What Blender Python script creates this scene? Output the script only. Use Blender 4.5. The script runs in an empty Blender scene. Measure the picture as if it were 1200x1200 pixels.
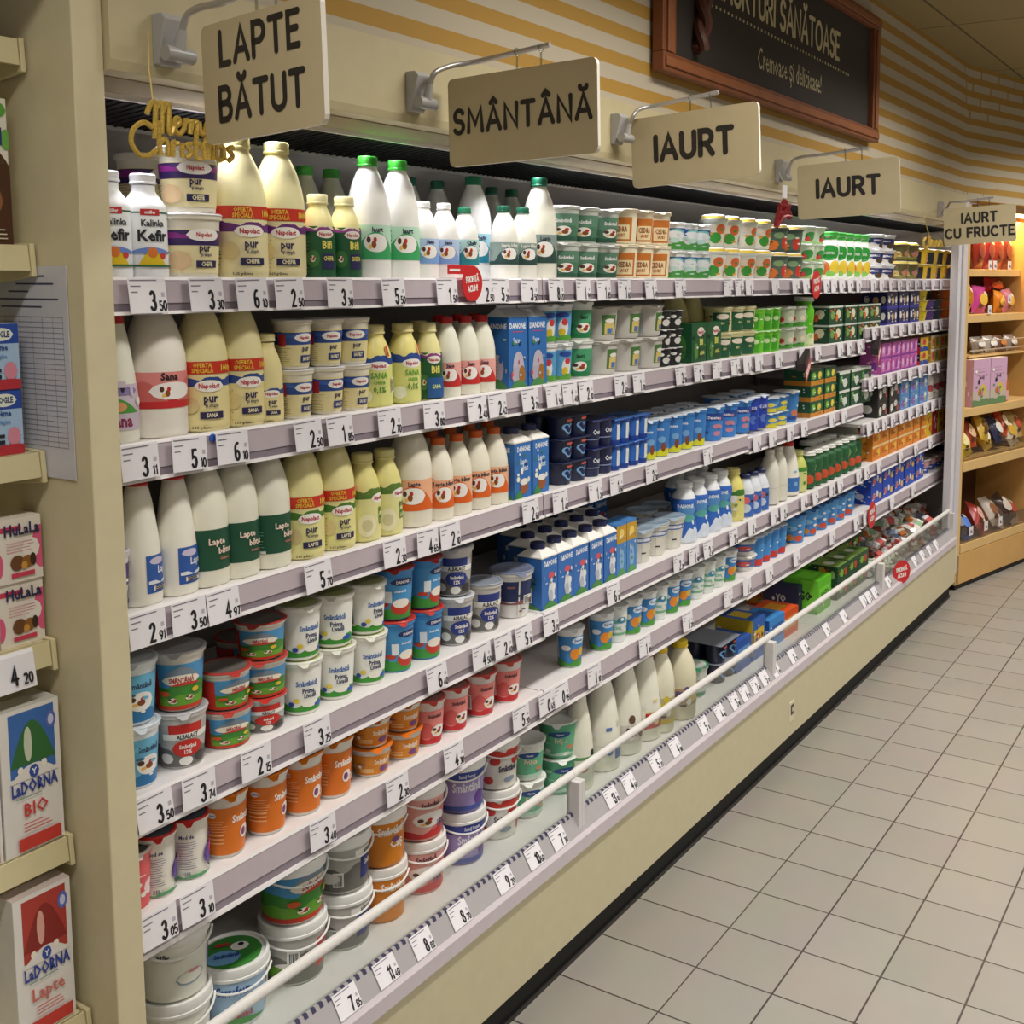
import bpy, math, random
from mathutils import Matrix, Vector
random.seed(7)
SC = bpy.context.scene
COL = SC.collection
PI = math.pi

# ---------------------------------------------------------------- camera, world, exposure, lights
CAM_H = 1.686
YAW, PITCH = 0.5520, 0.1080
cd = bpy.data.cameras.new('camera'); cam = bpy.data.objects.new('camera', cd); COL.objects.link(cam)
fwd = Vector((math.cos(YAW)*math.cos(PITCH), math.sin(YAW)*math.cos(PITCH), -math.sin(PITCH)))
rgt = Vector((math.sin(YAW), -math.cos(YAW), 0)); upv = rgt.cross(fwd)
cam.matrix_world = Matrix(((rgt.x, upv.x, -fwd.x, 0), (rgt.y, upv.y, -fwd.y, 0), (rgt.z, upv.z, -fwd.z, CAM_H), (0, 0, 0, 1)))
cd.sensor_fit = 'HORIZONTAL'; cd.sensor_width = 36.0; cd.lens = 36.0*1315.36/1200
cd.shift_x = (600-683.3)/1200; cd.shift_y = (470.4-600)/1200
cd.clip_start = 0.05; cd.clip_end = 60
SC.camera = cam
SC.view_settings.view_transform = 'Standard'
SC.view_settings.look = 'None'
SC.view_settings.gamma = 1.0
SC.view_settings.use_curve_mapping = False
SC.view_settings.exposure = 0.24

def lin(h):
    h = h.lstrip('#'); c = [int(h[i:i+2], 16)/255 for i in (0, 2, 4)]
    return tuple(x/12.92 if x <= 0.04045 else ((x+0.055)/1.055)**2.4 for x in c)

w = bpy.data.worlds.new('world'); SC.world = w; w.use_nodes = True
bg = w.node_tree.nodes['Background']; bg.inputs[0].default_value = (*lin('#fff6ea'), 1); bg.inputs[1].default_value = 0.20

def area(name, loc, sx, sy, power, col, rot=(0, 0, 0), spread=PI):
    l = bpy.data.lights.new(name, 'AREA'); l.shape = 'RECTANGLE'; l.size = sx; l.size_y = sy; l.energy = power; l.color = lin(col); l.spread = spread
    o = bpy.data.objects.new(name, l); COL.objects.link(o); o.location = loc; o.rotation_euler = rot
    return o
# rows of ceiling luminaires over the aisle
for k, (x, y, p) in enumerate([(0.2, 0.62, 15), (2.3, 0.62, 20), (4.4, 0.62, 19), (6.5, 0.4, 24), (0.2, -1.3, 17), (2.3, -1.3, 26), (4.4, -1.3, 26), (6.5, -1.3, 22)]):
    area('ceiling_lamp_light', (x, y, 2.74), 1.25, 0.22, p, '#fffaf2', spread=2.4)
area('case_lamp_light', (3.75, 1.552, 1.958), 5.3, 0.012, 6.8, '#fbf8ff', (math.radians(-2), 0, 0), spread=1.5)
area('cabinet_lamp_light', (6.95, 1.42, 2.03), 0.7, 0.05, 5, '#ffd489', (0, 0, math.radians(-13.6)))

# ---------------------------------------------------------------- materials
_M = {}
def mat(h, rough=0.45, metal=0.0, noise=0.06, scale=30.0, bump=0.0, spec=0.5):
    key = (h, rough, metal, noise, scale, bump, spec)
    if key in _M: return _M[key]
    m = bpy.data.materials.new('paint'); m.use_nodes = True; nt = m.node_tree; b = nt.nodes['Principled BSDF']
    c = lin(h)
    b.inputs['Roughness'].default_value = rough; b.inputs['Metallic'].default_value = metal
    b.inputs['Specular IOR Level'].default_value = spec
    if noise > 0:
        tc = nt.nodes.new('ShaderNodeTexCoord'); n = nt.nodes.new('ShaderNodeTexNoise'); n.inputs['Scale'].default_value = scale; n.inputs['Detail'].default_value = 2
        nt.links.new(tc.outputs['Object'], n.inputs['Vector'])
        mx = nt.nodes.new('ShaderNodeMix'); mx.data_type = 'RGBA'
        mx.inputs[6].default_value = (*[x*(1-noise) for x in c], 1); mx.inputs[7].default_value = (*[min(1, x*(1+noise)) for x in c], 1)
        nt.links.new(n.outputs['Fac'], mx.inputs[0]); nt.links.new(mx.outputs[2], b.inputs['Base Color'])
        if bump > 0:
            bp = nt.nodes.new('ShaderNodeBump'); bp.inputs['Strength'].default_value = bump; bp.inputs['Distance'].default_value = 0.002
            nt.links.new(n.outputs['Fac'], bp.inputs['Height']); nt.links.new(bp.outputs['Normal'], b.inputs['Normal'])
    else:
        b.inputs['Base Color'].default_value = (*c, 1)
    m.diffuse_color = (*c, 1)
    _M[key] = m
    return m

def glass_mat(name, tint, gloss=0.10, rough=0.03):
    m = bpy.data.materials.new(name); m.use_nodes = True; nt = m.node_tree; nt.nodes.clear()
    out = nt.nodes.new('ShaderNodeOutputMaterial'); t = nt.nodes.new('ShaderNodeBsdfTransparent'); g = nt.nodes.new('ShaderNodeBsdfGlossy'); mx = nt.nodes.new('ShaderNodeMixShader')
    t.inputs[0].default_value = (*lin(tint), 1); g.inputs['Roughness'].default_value = rough
    fr = nt.nodes.new('ShaderNodeLayerWeight'); fr.inputs['Blend'].default_value = .5
    pw = nt.nodes.new('ShaderNodeMath'); pw.operation = 'POWER'; pw.inputs[1].default_value = 4.0
    ml = nt.nodes.new('ShaderNodeMath'); ml.operation = 'MULTIPLY_ADD'; ml.inputs[1].default_value = 0.95; ml.inputs[2].default_value = gloss*0.25
    nt.links.new(fr.outputs['Facing'], pw.inputs[0]); nt.links.new(pw.outputs[0], ml.inputs[0]); nt.links.new(ml.outputs[0], mx.inputs[0])
    nt.links.new(t.outputs[0], mx.inputs[1]); nt.links.new(g.outputs[0], mx.inputs[2]); nt.links.new(mx.outputs[0], out.inputs[0])
    return m

def emit_mat(name, h, s):
    m = bpy.data.materials.new(name); m.use_nodes = True; b = m.node_tree.nodes['Principled BSDF']
    b.inputs['Base Color'].default_value = (*lin(h), 1); b.inputs['Emission Color'].default_value = (*lin(h), 1); b.inputs['Emission Strength'].default_value = s
    return m

# ---------------------------------------------------------------- mesh builder
class MB:
    def __init__(s): s.v = []; s.f = []; s.k = []; s.mats = []
    def mi(s, m):
        if isinstance(m, str): m = mat(m)
        if m not in s.mats: s.mats.append(m)
        return s.mats.index(m)
    def add(s, vs, fs, m):
        b = len(s.v); s.v += [tuple(v) for v in vs]; i = s.mi(m)
        for f in fs: s.f.append(tuple(b+x for x in f)); s.k.append(i)
    def quad(s, a, b, c, d, m): s.add([a, b, c, d], [(0, 1, 2, 3)], m)
    def box(s, x0, x1, y0, y1, z0, z1, m):
        s.add([(x0,y0,z0),(x1,y0,z0),(x1,y1,z0),(x0,y1,z0),(x0,y0,z1),(x1,y0,z1),(x1,y1,z1),(x0,y1,z1)],
              [(0,3,2,1),(4,5,6,7),(0,1,5,4),(1,2,6,5),(2,3,7,6),(3,0,4,7)], m)
    def prism(s, prof, x0, x1, m):      # profile (y,z), counter-clockwise seen from +x, extruded along x
        n = len(prof)
        vs = [(x0, y, z) for y, z in prof]+[(x1, y, z) for y, z in prof]
        fs = [(i, (i+1) % n, n+(i+1) % n, n+i) for i in range(n)]
        s.add(vs, [tuple(reversed(f)) for f in fs]+[tuple(range(n)), tuple(reversed(range(n, 2*n)))], m)
    def lathe(s, prof, m, seg=24, cx=0, cy=0, close=True):   # prof: (r,z) or (r,z,material of the band above it)
        n = len(prof); vs = []
        for p in prof:
            for j in range(seg):
                a = 2*PI*j/seg; vs.append((cx+p[0]*math.cos(a), cy+p[0]*math.sin(a), p[1]))
        b = len(s.v); s.v += vs
        for i in range(n-1):
            mm = prof[i][2] if len(prof[i]) > 2 else m
            k = s.mi(mm)
            for j in range(seg):
                j2 = (j+1) % seg
                s.f.append((b+i*seg+j, b+i*seg+j2, b+(i+1)*seg+j2, b+(i+1)*seg+j)); s.k.append(k)
        if close:
            s.f.append(tuple(b+j for j in reversed(range(seg)))); s.k.append(s.mi(m))
            s.f.append(tuple(b+(n-1)*seg+j for j in range(seg))); s.k.append(s.mi(prof[-1][2] if len(prof[-1]) > 2 else m))
    def tube(s, pts, r, m, seg=8):
        pts = [Vector(p) for p in pts]; n = len(pts); vs = []; prev = None
        for i, p in enumerate(pts):
            t = (pts[min(i+1, n-1)]-pts[max(i-1, 0)]).normalized()
            if prev is None:
                u = t.orthogonal().normalized()
            else:
                u = (prev-t*prev.dot(t)).normalized()
            prev = u; v = t.cross(u)
            rr = r[i] if isinstance(r, (list, tuple)) else r
            for j in range(seg):
                a = 2*PI*j/seg; vs.append(p+u*math.cos(a)*rr+v*math.sin(a)*rr)
        fs = [(i*seg+j, i*seg+(j+1) % seg, (i+1)*seg+(j+1) % seg, (i+1)*seg+j) for i in range(n-1) for j in range(seg)]
        fs += [tuple(reversed(range(seg))), tuple((n-1)*seg+j for j in range(seg))]
        s.add(vs, fs, m)
    def move(s, M):
        s.v = [tuple(M @ Vector(v)) for v in s.v]; return s
    def build(s, name, parent=None, smooth=True, ang=38, bevel=0):
        me = bpy.data.meshes.new(name); me.from_pydata(s.v, [], s.f)
        for m in s.mats: me.materials.append(m)
        me.polygons.foreach_set('material_index', s.k)
        if smooth:
            me.polygons.foreach_set('use_smooth', [True]*len(s.f)); me.set_sharp_from_angle(angle=math.radians(ang))
        me.update()
        o = bpy.data.objects.new(name, me); COL.objects.link(o)
        if parent: o.parent = parent
        if bevel:
            md = o.modifiers.new('bevel', 'BEVEL'); md.width = bevel; md.segments = 2; md.limit_method = 'ANGLE'
        return o

def tag(o, label, cat, group=None):
    o['label'] = label; o['category'] = cat
    if group: o['group'] = group
    return o
def empty(name, loc=(0, 0, 0), rz=0):
    o = bpy.data.objects.new(name, None); COL.objects.link(o); o.location = loc; o.rotation_euler = (0, 0, rz); o.empty_display_size = 0.02
    return o
def structure(o): o['kind'] = 'structure'; return o
def copy_tree(o, parent=None):
    c = o.copy(); COL.objects.link(c)
    if parent is not None: c.parent = parent; c.matrix_parent_inverse = o.matrix_parent_inverse.copy()
    for ch in list(o.children): copy_tree(ch, c)
    return c
ORD = 'first second third fourth fifth sixth seventh eighth ninth tenth eleventh twelfth thirteenth fourteenth fifteenth sixteenth seventeenth eighteenth nineteenth twentieth'.split()
NUM = 'one two three four five six seven eight nine ten eleven twelve thirteen fourteen fifteen sixteen seventeen eighteen nineteen twenty'.split()
def ordn(i):
    if i < 20: return ORD[i]
    t, u = divmod(i+1, 10); tens = {2: 'twent', 3: 'thirt', 4: 'fort', 5: 'fift', 6: 'sixt'}[t]
    return tens+'ieth' if u == 0 else tens+'y-'+ORD[u-1]

# ---------------------------------------------------------------- text: rounded stroke capitals, and the built-in font turned to mesh
def arc(cx, cy, rx, ry, a0, a1, n=8):
    return [(cx+rx*math.cos(math.radians(a0+(a1-a0)*i/n)), cy+ry*math.sin(math.radians(a0+(a1-a0)*i/n))) for i in range(n+1)]
GL = {
 'A': (.72, [[(0,0),(.36,1),(.72,0)], [(.13,.32),(.59,.32)]]),
 'B': (.58, [[(0,0),(0,1),(.3,1)]+arc(.3,.765,.24,.235,90,-90)+[(0,.53)], [(.3,.53)]+arc(.32,.265,.26,.265,90,-90)+[(0,0)]]),
 'C': (.68, [arc(.38,.5,.38,.5,50,310,14)]),
 'D': (.64, [[(0,0),(0,1),(.24,1)]+arc(.24,.5,.4,.5,90,-90,12)+[(0,0)]]),
 'E': (.5, [[(.5,1),(0,1),(0,0),(.5,0)], [(0,.52),(.42,.52)]]),
 'F': (.5, [[(.5,1),(0,1),(0,0)], [(0,.5),(.42,.5)]]),
 'I': (.0, [[(0,0),(0,1)]]),
 'L': (.48, [[(0,1),(0,0),(.48,0)]]),
 'M': (.8, [[(0,0),(.06,1),(.4,.3),(.74,1),(.8,0)]]),
 'N': (.64, [[(0,0),(0,1),(.64,0),(.64,1)]]),
 'O': (.8, [arc(.4,.5,.4,.5,0,360,18)]),
 'P': (.56, [[(0,0),(0,1),(.28,1)]+arc(.28,.72,.28,.28,90,-90)+[(0,.44)]]),
 'R': (.58, [[(0,0),(0,1),(.28,1)]+arc(.28,.73,.27,.27,90,-90)+[(0,.46)], [(.28,.46),(.58,0)]]),
 'S': (.54, [arc(.29,.74,.25,.26,30,230,9)+arc(.26,.26,.27,.26,60,-150,10)]),
 'T': (.64, [[(0,1),(.64,1)], [(.32,1),(.32,0)]]),
 'U': (.62, [[(0,1),(0,.32)]+arc(.31,.31,.31,.31,180,360,10)+[(.62,1)]]),
 ' ': (.22, []),
 '0': (.46, [arc(.23,.5,.23,.5,0,360,14)]), '1': (.2, [[(0,.8),(.18,1),(.18,0)]]),
 '2': (.46, [arc(.22,.74,.22,.26,165,-35,8)+[(0,0),(.46,0)]]),
 '3': (.46, [arc(.21,.75,.21,.25,150,-80,8), arc(.21,.26,.25,.26,85,-150,9)]),
 '4': (.5, [[(.36,0),(.36,1),(0,.3),(.5,.3)]]),
 '5': (.46, [[(.42,1),(.06,1),(.03,.56)]+arc(.2,.31,.25,.31,110,-150,9)]),
 '6': (.46, [arc(.3,.6,.3,.4,80,180,6)+arc(.23,.27,.23,.27,180,540,14)]),
 '7': (.46, [[(0,1),(.46,1),(.14,0)]]),
 '8': (.46, [arc(.23,.75,.19,.25,0,360,12), arc(.23,.26,.23,.26,0,360,12)]),
 '9': (.46, [arc(.23,.72,.22,.28,0,360,12), [(.45,.72),(.36,.25),(.16,0)]]),
 '!': (.0, [[(0,.35),(0,1)], [(0,0),(0,.02)]]), ',': (.08, [[(.05,.05),(0,-.15)]]), '+': (.4, [[(0,.5),(.4,.5)], [(.2,.3),(.2,.7)]]),
}
for base, k in (('A', 'Ă'), ('A', 'Â')):
    wd, st = GL[base]
    GL[k] = (wd, st+[arc(.36, 1.32, .17, .14, 180, 360, 6) if k == 'Ă' else [(.2, 1.16), (.36, 1.32), (.52, 1.16)]])
def strokes(text, gap=.26):
    x = 0; out = []
    for ch in text:
        wd, st = GL[ch]
        for s in st: out.append([(x+a, b) for a, b in s])
        x += wd+gap
    return out, x-gap
def stroke_mesh(mb, text, org, ux, uy, h, th, m, gap=.26, sx=1.0, center=True, disc=8):
    """flat rounded stroke letters in the plane org + ux*a + uy*b; th = half stroke width in units of h"""
    st, wd = strokes(text, gap); org = Vector(org); ux = Vector(ux); uy = Vector(uy); nn = ux.cross(uy).normalized()
    off = -wd*sx/2 if center else 0; cap = max(2, disc//2)
    for q, s in enumerate(st):
        s = [(a*sx, b) for a, b in s]; s = [p for i, p in enumerate(s) if i == 0 or math.hypot(p[0]-s[i-1][0], p[1]-s[i-1][1]) > 1e-6]
        lift = nn*(.00006*(q % 3)); Q = lambda a, b: org+lift+ux*((a+off)*h)+uy*(b*h)
        n = len(s); closed = n > 3 and math.hypot(s[0][0]-s[-1][0], s[0][1]-s[-1][1]) < 1e-6
        if closed: s = s[:-1]; n -= 1
        V = []
        for i in range(n):
            p = s[i-1] if (i > 0 or closed) else None; t = s[(i+1) % n] if (i < n-1 or closed) else None
            def dr(u, v):
                L = math.hypot(v[0]-u[0], v[1]-u[1]); return ((v[0]-u[0])/L, (v[1]-u[1])/L)
            d0 = dr(p, s[i]) if p else None; d1 = dr(s[i], t) if t else None
            d0 = d0 or d1; d1 = d1 or d0
            mx, my = d0[0]+d1[0], d0[1]+d1[1]; L = math.hypot(mx, my)
            if L < .2: mx, my, L = d1[0], d1[1], 1
            mx /= L; my /= L; k = min(1.7, 1/max(.3, mx*d1[0]+my*d1[1]))*th
            V += [Q(s[i][0]+my*k, s[i][1]-mx*k), Q(s[i][0]-my*k, s[i][1]+mx*k)]
        F = [(2*i, 2*((i+1) % n), 2*((i+1) % n)+1, 2*i+1) for i in range(n if closed else n-1)]
        mb.add(V, F, m)
        if disc and not closed:
            for i, j in ((0, 1), (n-1, n-2)):
                a0 = math.atan2(s[i][1]-s[j][1], s[i][0]-s[j][0])
                P = [Q(s[i][0]+th*math.cos(a0-PI/2+PI*k/(2*cap)), s[i][1]+th*math.sin(a0-PI/2+PI*k/(2*cap))) for k in range(2*cap+1)]
                mb.add(P, [tuple(range(len(P)))], m)
    return wd*sx*h
_T = {}
def font_mesh(text, bold=0.02):
    k = (text, bold)
    if k in _T: return _T[k]
    c = bpy.data.curves.new('lettering', 'FONT'); c.body = text; c.size = 1; c.offset = min(bold, .032); c.resolution_u = 1
    o = bpy.data.objects.new('lettering', c); COL.objects.link(o)
    dg = bpy.context.evaluated_depsgraph_get(); ev = o.evaluated_get(dg); me = ev.to_mesh()
    vs = [(v.co.x, v.co.y) for v in me.vertices]; fs = [tuple(p.vertices) for p in me.polygons]
    ev.to_mesh_clear(); bpy.data.objects.remove(o); bpy.data.curves.remove(c)
    x0 = min(v[0] for v in vs); x1 = max(v[0] for v in vs)
    vs = [(a-(x0+x1)/2, b) for a, b in vs]
    _T[k] = (vs, fs, x1-x0)
    return _T[k]

# ---------------------------------------------------------------- printed decoration on a surface S(u, zf, layer) -> point
def decorate(mb, S, H, items, ustep=.11, W=1.0, flat=False):
    """u: -1..1 across the face seen from the front (1 = a quarter turn on round things), z: 0..1 of the height"""
    L = [0]
    def column(u0, u1, lo, hi, m, nmin=1):
        if flat:
            u0 = max(-1, u0); u1 = min(1, u1)
            if u1 <= u0: return
        n = max(nmin, int(abs(u1-u0)/ustep+.5)); L[0] += 1; vs = []; fs = []; rows = []
        for i in range(n+1):
            u = u0+(u1-u0)*i/n; a, b = lo(u), hi(u)
            if flat: a = max(0, a); b = min(1, b)
            rows.append((u, a, b))
        nz = 1 if flat else max(1, int(max(b-a for _, a, b in rows)/.032))
        for u, a, b in rows: vs += [S(u, a+(b-a)*k/nz, L[0]) for k in range(nz+1)]
        for i in range(n):
            for k in range(nz):
                p = i*(nz+1)+k; fs.append((p, p+nz+1, p+nz+2, p+1))
        mb.add(vs, fs, m)
    for it in items:
        t = it[0]
        if t == 'r': column(it[1], it[2], lambda u: it[3], lambda u: it[4], it[5])
        elif t == 'b': column(-2, 2, lambda u: it[1], lambda u: it[2], it[3])
        elif t == 'e':
            _, u0, z0, ru, rz, c = it
            g = lambda u: rz*math.sqrt(max(0, 1-((u-u0)/ru)**2)); column(u0-ru, u0+ru, lambda u: z0-g(u), lambda u: z0+g(u), c, 10)
        elif t == 'w':
            _, z0, z1, am, fr, c = it
            column(-2, 2, lambda u: z0, lambda u: z1+am*math.sin(u*fr)+am*.5*math.sin(u*fr*2.3+1), c)
        elif t == 'wr':
            _, u0, u1, z0, z1, am, fr, c = it
            column(u0, u1, lambda u: z0, lambda u: z1+am*math.sin(u*fr)+am*.5*math.sin(u*fr*2.3+1), c)
        elif t == 'h':
            _, u0, u1, z0, z1, c = it
            column(u0, u1, lambda u: z0, lambda u: z0+(z1-z0)*math.sin(PI*min(1, max(0, (u-u0)/(u1-u0)))), c, 8)
        elif t == 'l':
            _, u0, u1, z0, z1, n, c = it
            for i in range(n):
                z = z0+(z1-z0)*i/max(1, n-1); e = u1-(u1-u0)*random.random()*.35
                column(u0, e, lambda u: z-.004, lambda u: z+.004, c)
        elif t == 'bar':
            _, u0, z0, wu, hz = it
            column(u0-wu/2, u0+wu/2, lambda u: z0, lambda u: z0+hz, '#f4f4f0')
            for i in range(7):
                a = u0-wu*.42+wu*.12*i; column(a, a+wu*(.04+.03*(i % 2)), lambda u: z0+hz*.1, lambda u: z0+hz*.9, '#222222')
        elif t == 'cow':
            _, u0, z0, s = it
            for du, dz, ru, rz, c in ((0, 0, 1, .75, '#f6f4ee'), (-.55, .35, .35, .3, '#55301f'), (.3, -.1, .42, .35, '#8a4a22'), (.5, .35, .3, .25, '#c03028'), (-.3, -.3, .3, .2, '#f0c060')):
                g = lambda u: rz*s*.5*math.sqrt(max(0, 1-((u-u0-du*s)/(ru*s))**2))
                column(u0+du*s-ru*s, u0+du*s+ru*s, lambda u: z0+dz*s*.5-g(u), lambda u: z0+dz*s*.5+g(u), c, 8)
        elif t == 't':
            _, u0, z0, h, text, c = it[:6]; sx = it[6] if len(it) > 6 else 1.0; bold = it[7] if len(it) > 7 else .03
            vs, fs, wd = font_mesh(text, bold); L[0] += 2
            k = h*H/W*sx/.7
            mb.add([S(u0+x*k, z0+y*h/.7, L[0]) for x, y in vs], fs, c)
def busy(items, n=9, lo=.12, hi=.8, uw=.8, seed=0):
    """small print: specks and text lines in the colours of the label"""
    r = random.Random(seed+len(items)*7+n); cols = [x[-1] for x in items if isinstance(x[-1], str) and x[-1].startswith('#')]+['#e8e6e0', '#2c2c34', '#f2f0ea']
    out = []
    for i in range(n):
        u, z = r.uniform(-uw, uw), r.uniform(lo, hi); c = r.choice(cols)
        out.append(('e', u, z, r.uniform(.05, .16), r.uniform(.02, .06), c) if r.random() < .6 else ('r', u, min(uw, u+r.uniform(.1, .3)), z, z+r.uniform(.02, .05), c))
    return out
def cyl_surface(R, H, off=.00016):
    """R(zf) radius; front of the thing faces -y; W = arc length of a quarter turn"""
    def S(u, zf, layer):
        a = -PI/2+u*PI/2; r = R(zf)+.0004+off*layer
        return (r*math.cos(a), r*math.sin(a), zf*H)
    return S
def interp(prof):
    def R(z):
        for (r0, z0), (r1, z1) in zip(prof, prof[1:]):
            if z0 <= z <= z1 and z1 > z0: return r0+(r1-r0)*(z-z0)/(z1-z0)
        return prof[-1][0] if z > prof[-1][1] else prof[0][0]
    return R

# ---------------------------------------------------------------- the room
def nodes_mat(name):
    m = bpy.data.materials.new(name); m.use_nodes = True; return m, m.node_tree, m.node_tree.nodes['Principled BSDF']
def pos_map(nt, off, sc=(1, 1, 1)):
    g = nt.nodes.new('ShaderNodeNewGeometry'); mp = nt.nodes.new('ShaderNodeMapping'); mp.inputs['Location'].default_value = off; mp.inputs['Scale'].default_value = sc
    nt.links.new(g.outputs['Position'], mp.inputs['Vector']); return mp
def floor_mat(rowh, off):
    fm, nt, b = nodes_mat('floor_tiles')
    mp = pos_map(nt, (-3.562+20, -1.128+off, 0)); br = nt.nodes.new('ShaderNodeTexBrick')
    br.offset = 0; br.squash = 1
    for k, v in {'Scale': 1, 'Mortar Size': .0028, 'Mortar Smooth': .3, 'Brick Width': .2, 'Row Height': rowh, 'Bias': 0}.items(): br.inputs[k].default_value = v
    br.inputs['Color1'].default_value = (*lin('#9a958c'), 1); br.inputs['Color2'].default_value = (*lin('#948f86'), 1); br.inputs['Mortar'].default_value = (*lin('#453d39'), 1)
    nt.links.new(mp.outputs[0], br.inputs['Vector'])
    ns = nt.nodes.new('ShaderNodeTexNoise'); ns.inputs['Scale'].default_value = 5; ns.inputs['Detail'].default_value = 4; nt.links.new(mp.outputs[0], ns.inputs['Vector'])
    mx = nt.nodes.new('ShaderNodeMix'); mx.data_type = 'RGBA'; mx.blend_type = 'MULTIPLY'; mx.inputs[0].default_value = .16
    nt.links.new(br.outputs['Color'], mx.inputs[6]); nt.links.new(ns.outputs['Color'], mx.inputs[7]); nt.links.new(mx.outputs[2], b.inputs['Base Color'])
    rr = nt.nodes.new('ShaderNodeMapRange'); rr.inputs['To Min'].default_value = .26; rr.inputs['To Max'].default_value = .46; nt.links.new(ns.outputs['Fac'], rr.inputs['Value']); nt.links.new(rr.outputs[0], b.inputs['Roughness'])
    bp = nt.nodes.new('ShaderNodeBump'); bp.invert = True; bp.inputs['Strength'].default_value = .5; bp.inputs['Distance'].default_value = .001; nt.links.new(br.outputs['Fac'], bp.inputs['Height']); nt.links.new(bp.outputs['Normal'], b.inputs['Normal'])
    return fm
m = MB(); m.box(-3, 13, -5, 1.128, -.05, 0, floor_mat(.2, 20)); m.box(-3, 13, 1.128, 2.3, -.05, 0, floor_mat(4, .001)); structure(m.build('floor', smooth=False))

cm, nt, b = nodes_mat('ceiling_panels'); mp = pos_map(nt, (20.1, 20.35, 0)); br = nt.nodes.new('ShaderNodeTexBrick'); br.offset = 0
for k, v in {'Scale': 1, 'Mortar Size': .006, 'Mortar Smooth': .2, 'Brick Width': 1.2, 'Row Height': .6}.items(): br.inputs[k].default_value = v
br.inputs['Color1'].default_value = (*lin('#94855a'), 1); br.inputs['Color2'].default_value = (*lin('#8f8056'), 1); br.inputs['Mortar'].default_value = (*lin('#574c34'), 1)
nt.links.new(mp.outputs[0], br.inputs['Vector']); nt.links.new(br.outputs['Color'], b.inputs['Base Color']); b.inputs['Roughness'].default_value = .8
m = MB(); m.box(-3, 13, -5, 2.3, 2.78, 2.84, cm); structure(m.build('ceiling', smooth=False))

sm, nt, b = nodes_mat('striped_wallpaper'); g = nt.nodes.new('ShaderNodeNewGeometry'); sx = nt.nodes.new('ShaderNodeSeparateXYZ'); nt.links.new(g.outputs['Position'], sx.inputs[0])
def mth(op, a, v): 
    n = nt.nodes.new('ShaderNodeMath'); n.operation = op; nt.links.new(a, n.inputs[0]); n.inputs[1].default_value = v; return n.outputs[0]
s = mth('FRACT', mth('DIVIDE', mth('SUBTRACT', sx.outputs['Z'], 2.153-.0155), .069), 0); s = mth('LESS_THAN', s, .475)
mx = nt.nodes.new('ShaderNodeMix'); mx.data_type = 'RGBA'; nt.links.new(s, mx.inputs[0]); mx.inputs[6].default_value = (*lin('#b6ab95'), 1); mx.inputs[7].default_value = (*lin('#a98236'), 1)
nt.links.new(mx.outputs[2], b.inputs['Base Color']); b.inputs['Roughness'].default_value = .75
TH = math.radians(-13.6); DX, DY = math.cos(TH), math.sin(TH)
WC = (6.06, 1.408)          # the bend in the wall
m = MB(); m.box(-3, WC[0], WC[1], 1.5, 2.12, 2.78, sm)
m.build('wall_back', smooth=False)['kind'] = 'structure'
m = MB(); L = 6
p0 = WC; p1 = (WC[0]+DX*L, WC[1]+DY*L); q0 = (p0[0]-DY*.1, p0[1]+DX*.1); q1 = (p1[0]-DY*.1, p1[1]+DX*.1)
m.add([(*p0, 2.1), (*p1, 2.1), (*q1, 2.1), (*q0, 2.1), (*p0, 2.78), (*p1, 2.78), (*q1, 2.78), (*q0, 2.78)], [(0, 3, 2, 1), (4, 5, 6, 7), (0, 1, 5, 4), (1, 2, 6, 5), (2, 3, 7, 6), (3, 0, 4, 7)], sm)
ym = mat('#a98236', .75)
def joint(sv, z, wdt=.012):      # painted brick joints near the bend
    a = [(WC[0]+sv, WC[1]-.001), (WC[0]+sv+wdt, WC[1]-.001)] if sv < 0 else [(WC[0]+DX*sv+DY*.001, WC[1]+DY*sv-DX*.001), (WC[0]+DX*(sv+wdt)+DY*.001, WC[1]+DY*(sv+wdt)-DX*.001)]
    m.quad((*a[0], z), (*a[1], z), (*a[1], z+.038), (*a[0], z+.038), ym)
for i, row in enumerate([[-.1, .13, .33, .52, .72], [-.06, .04, .24, .44, .64], [-.05, .13, .35], [.02, .22]]):
    for sv in row: joint(sv, 2.7205-.069*i)
for sv in (-.22, -.04, .02, .2): joint(sv, 2.125-.0, .01)
m.build('wall_side', smooth=False)['kind'] = 'structure'
m = MB(); P_ = lambda s_, d_: (WC[0]+DX*s_-DY*d_, WC[1]+DY*s_+DX*d_)
a, b_, c_, d_ = P_(1.2, .45), P_(6, .45), P_(6, .55), P_(1.2, .55)
m.add([(*a, 0), (*b_, 0), (*c_, 0), (*d_, 0), (*a, 2.1), (*b_, 2.1), (*c_, 2.1), (*d_, 2.1)], [(0, 3, 2, 1), (4, 5, 6, 7), (0, 1, 5, 4), (1, 2, 6, 5), (2, 3, 7, 6), (3, 0, 4, 7)], mat('#b3a888', .7)); m.build('wall_far', smooth=False)['kind'] = 'structure'
m = MB(); m.box(-3, 9, 2.12, 2.2, 0, 2.12, '#a89c7c'); m.build('wall_rear', smooth=False)['kind'] = 'structure'

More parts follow.
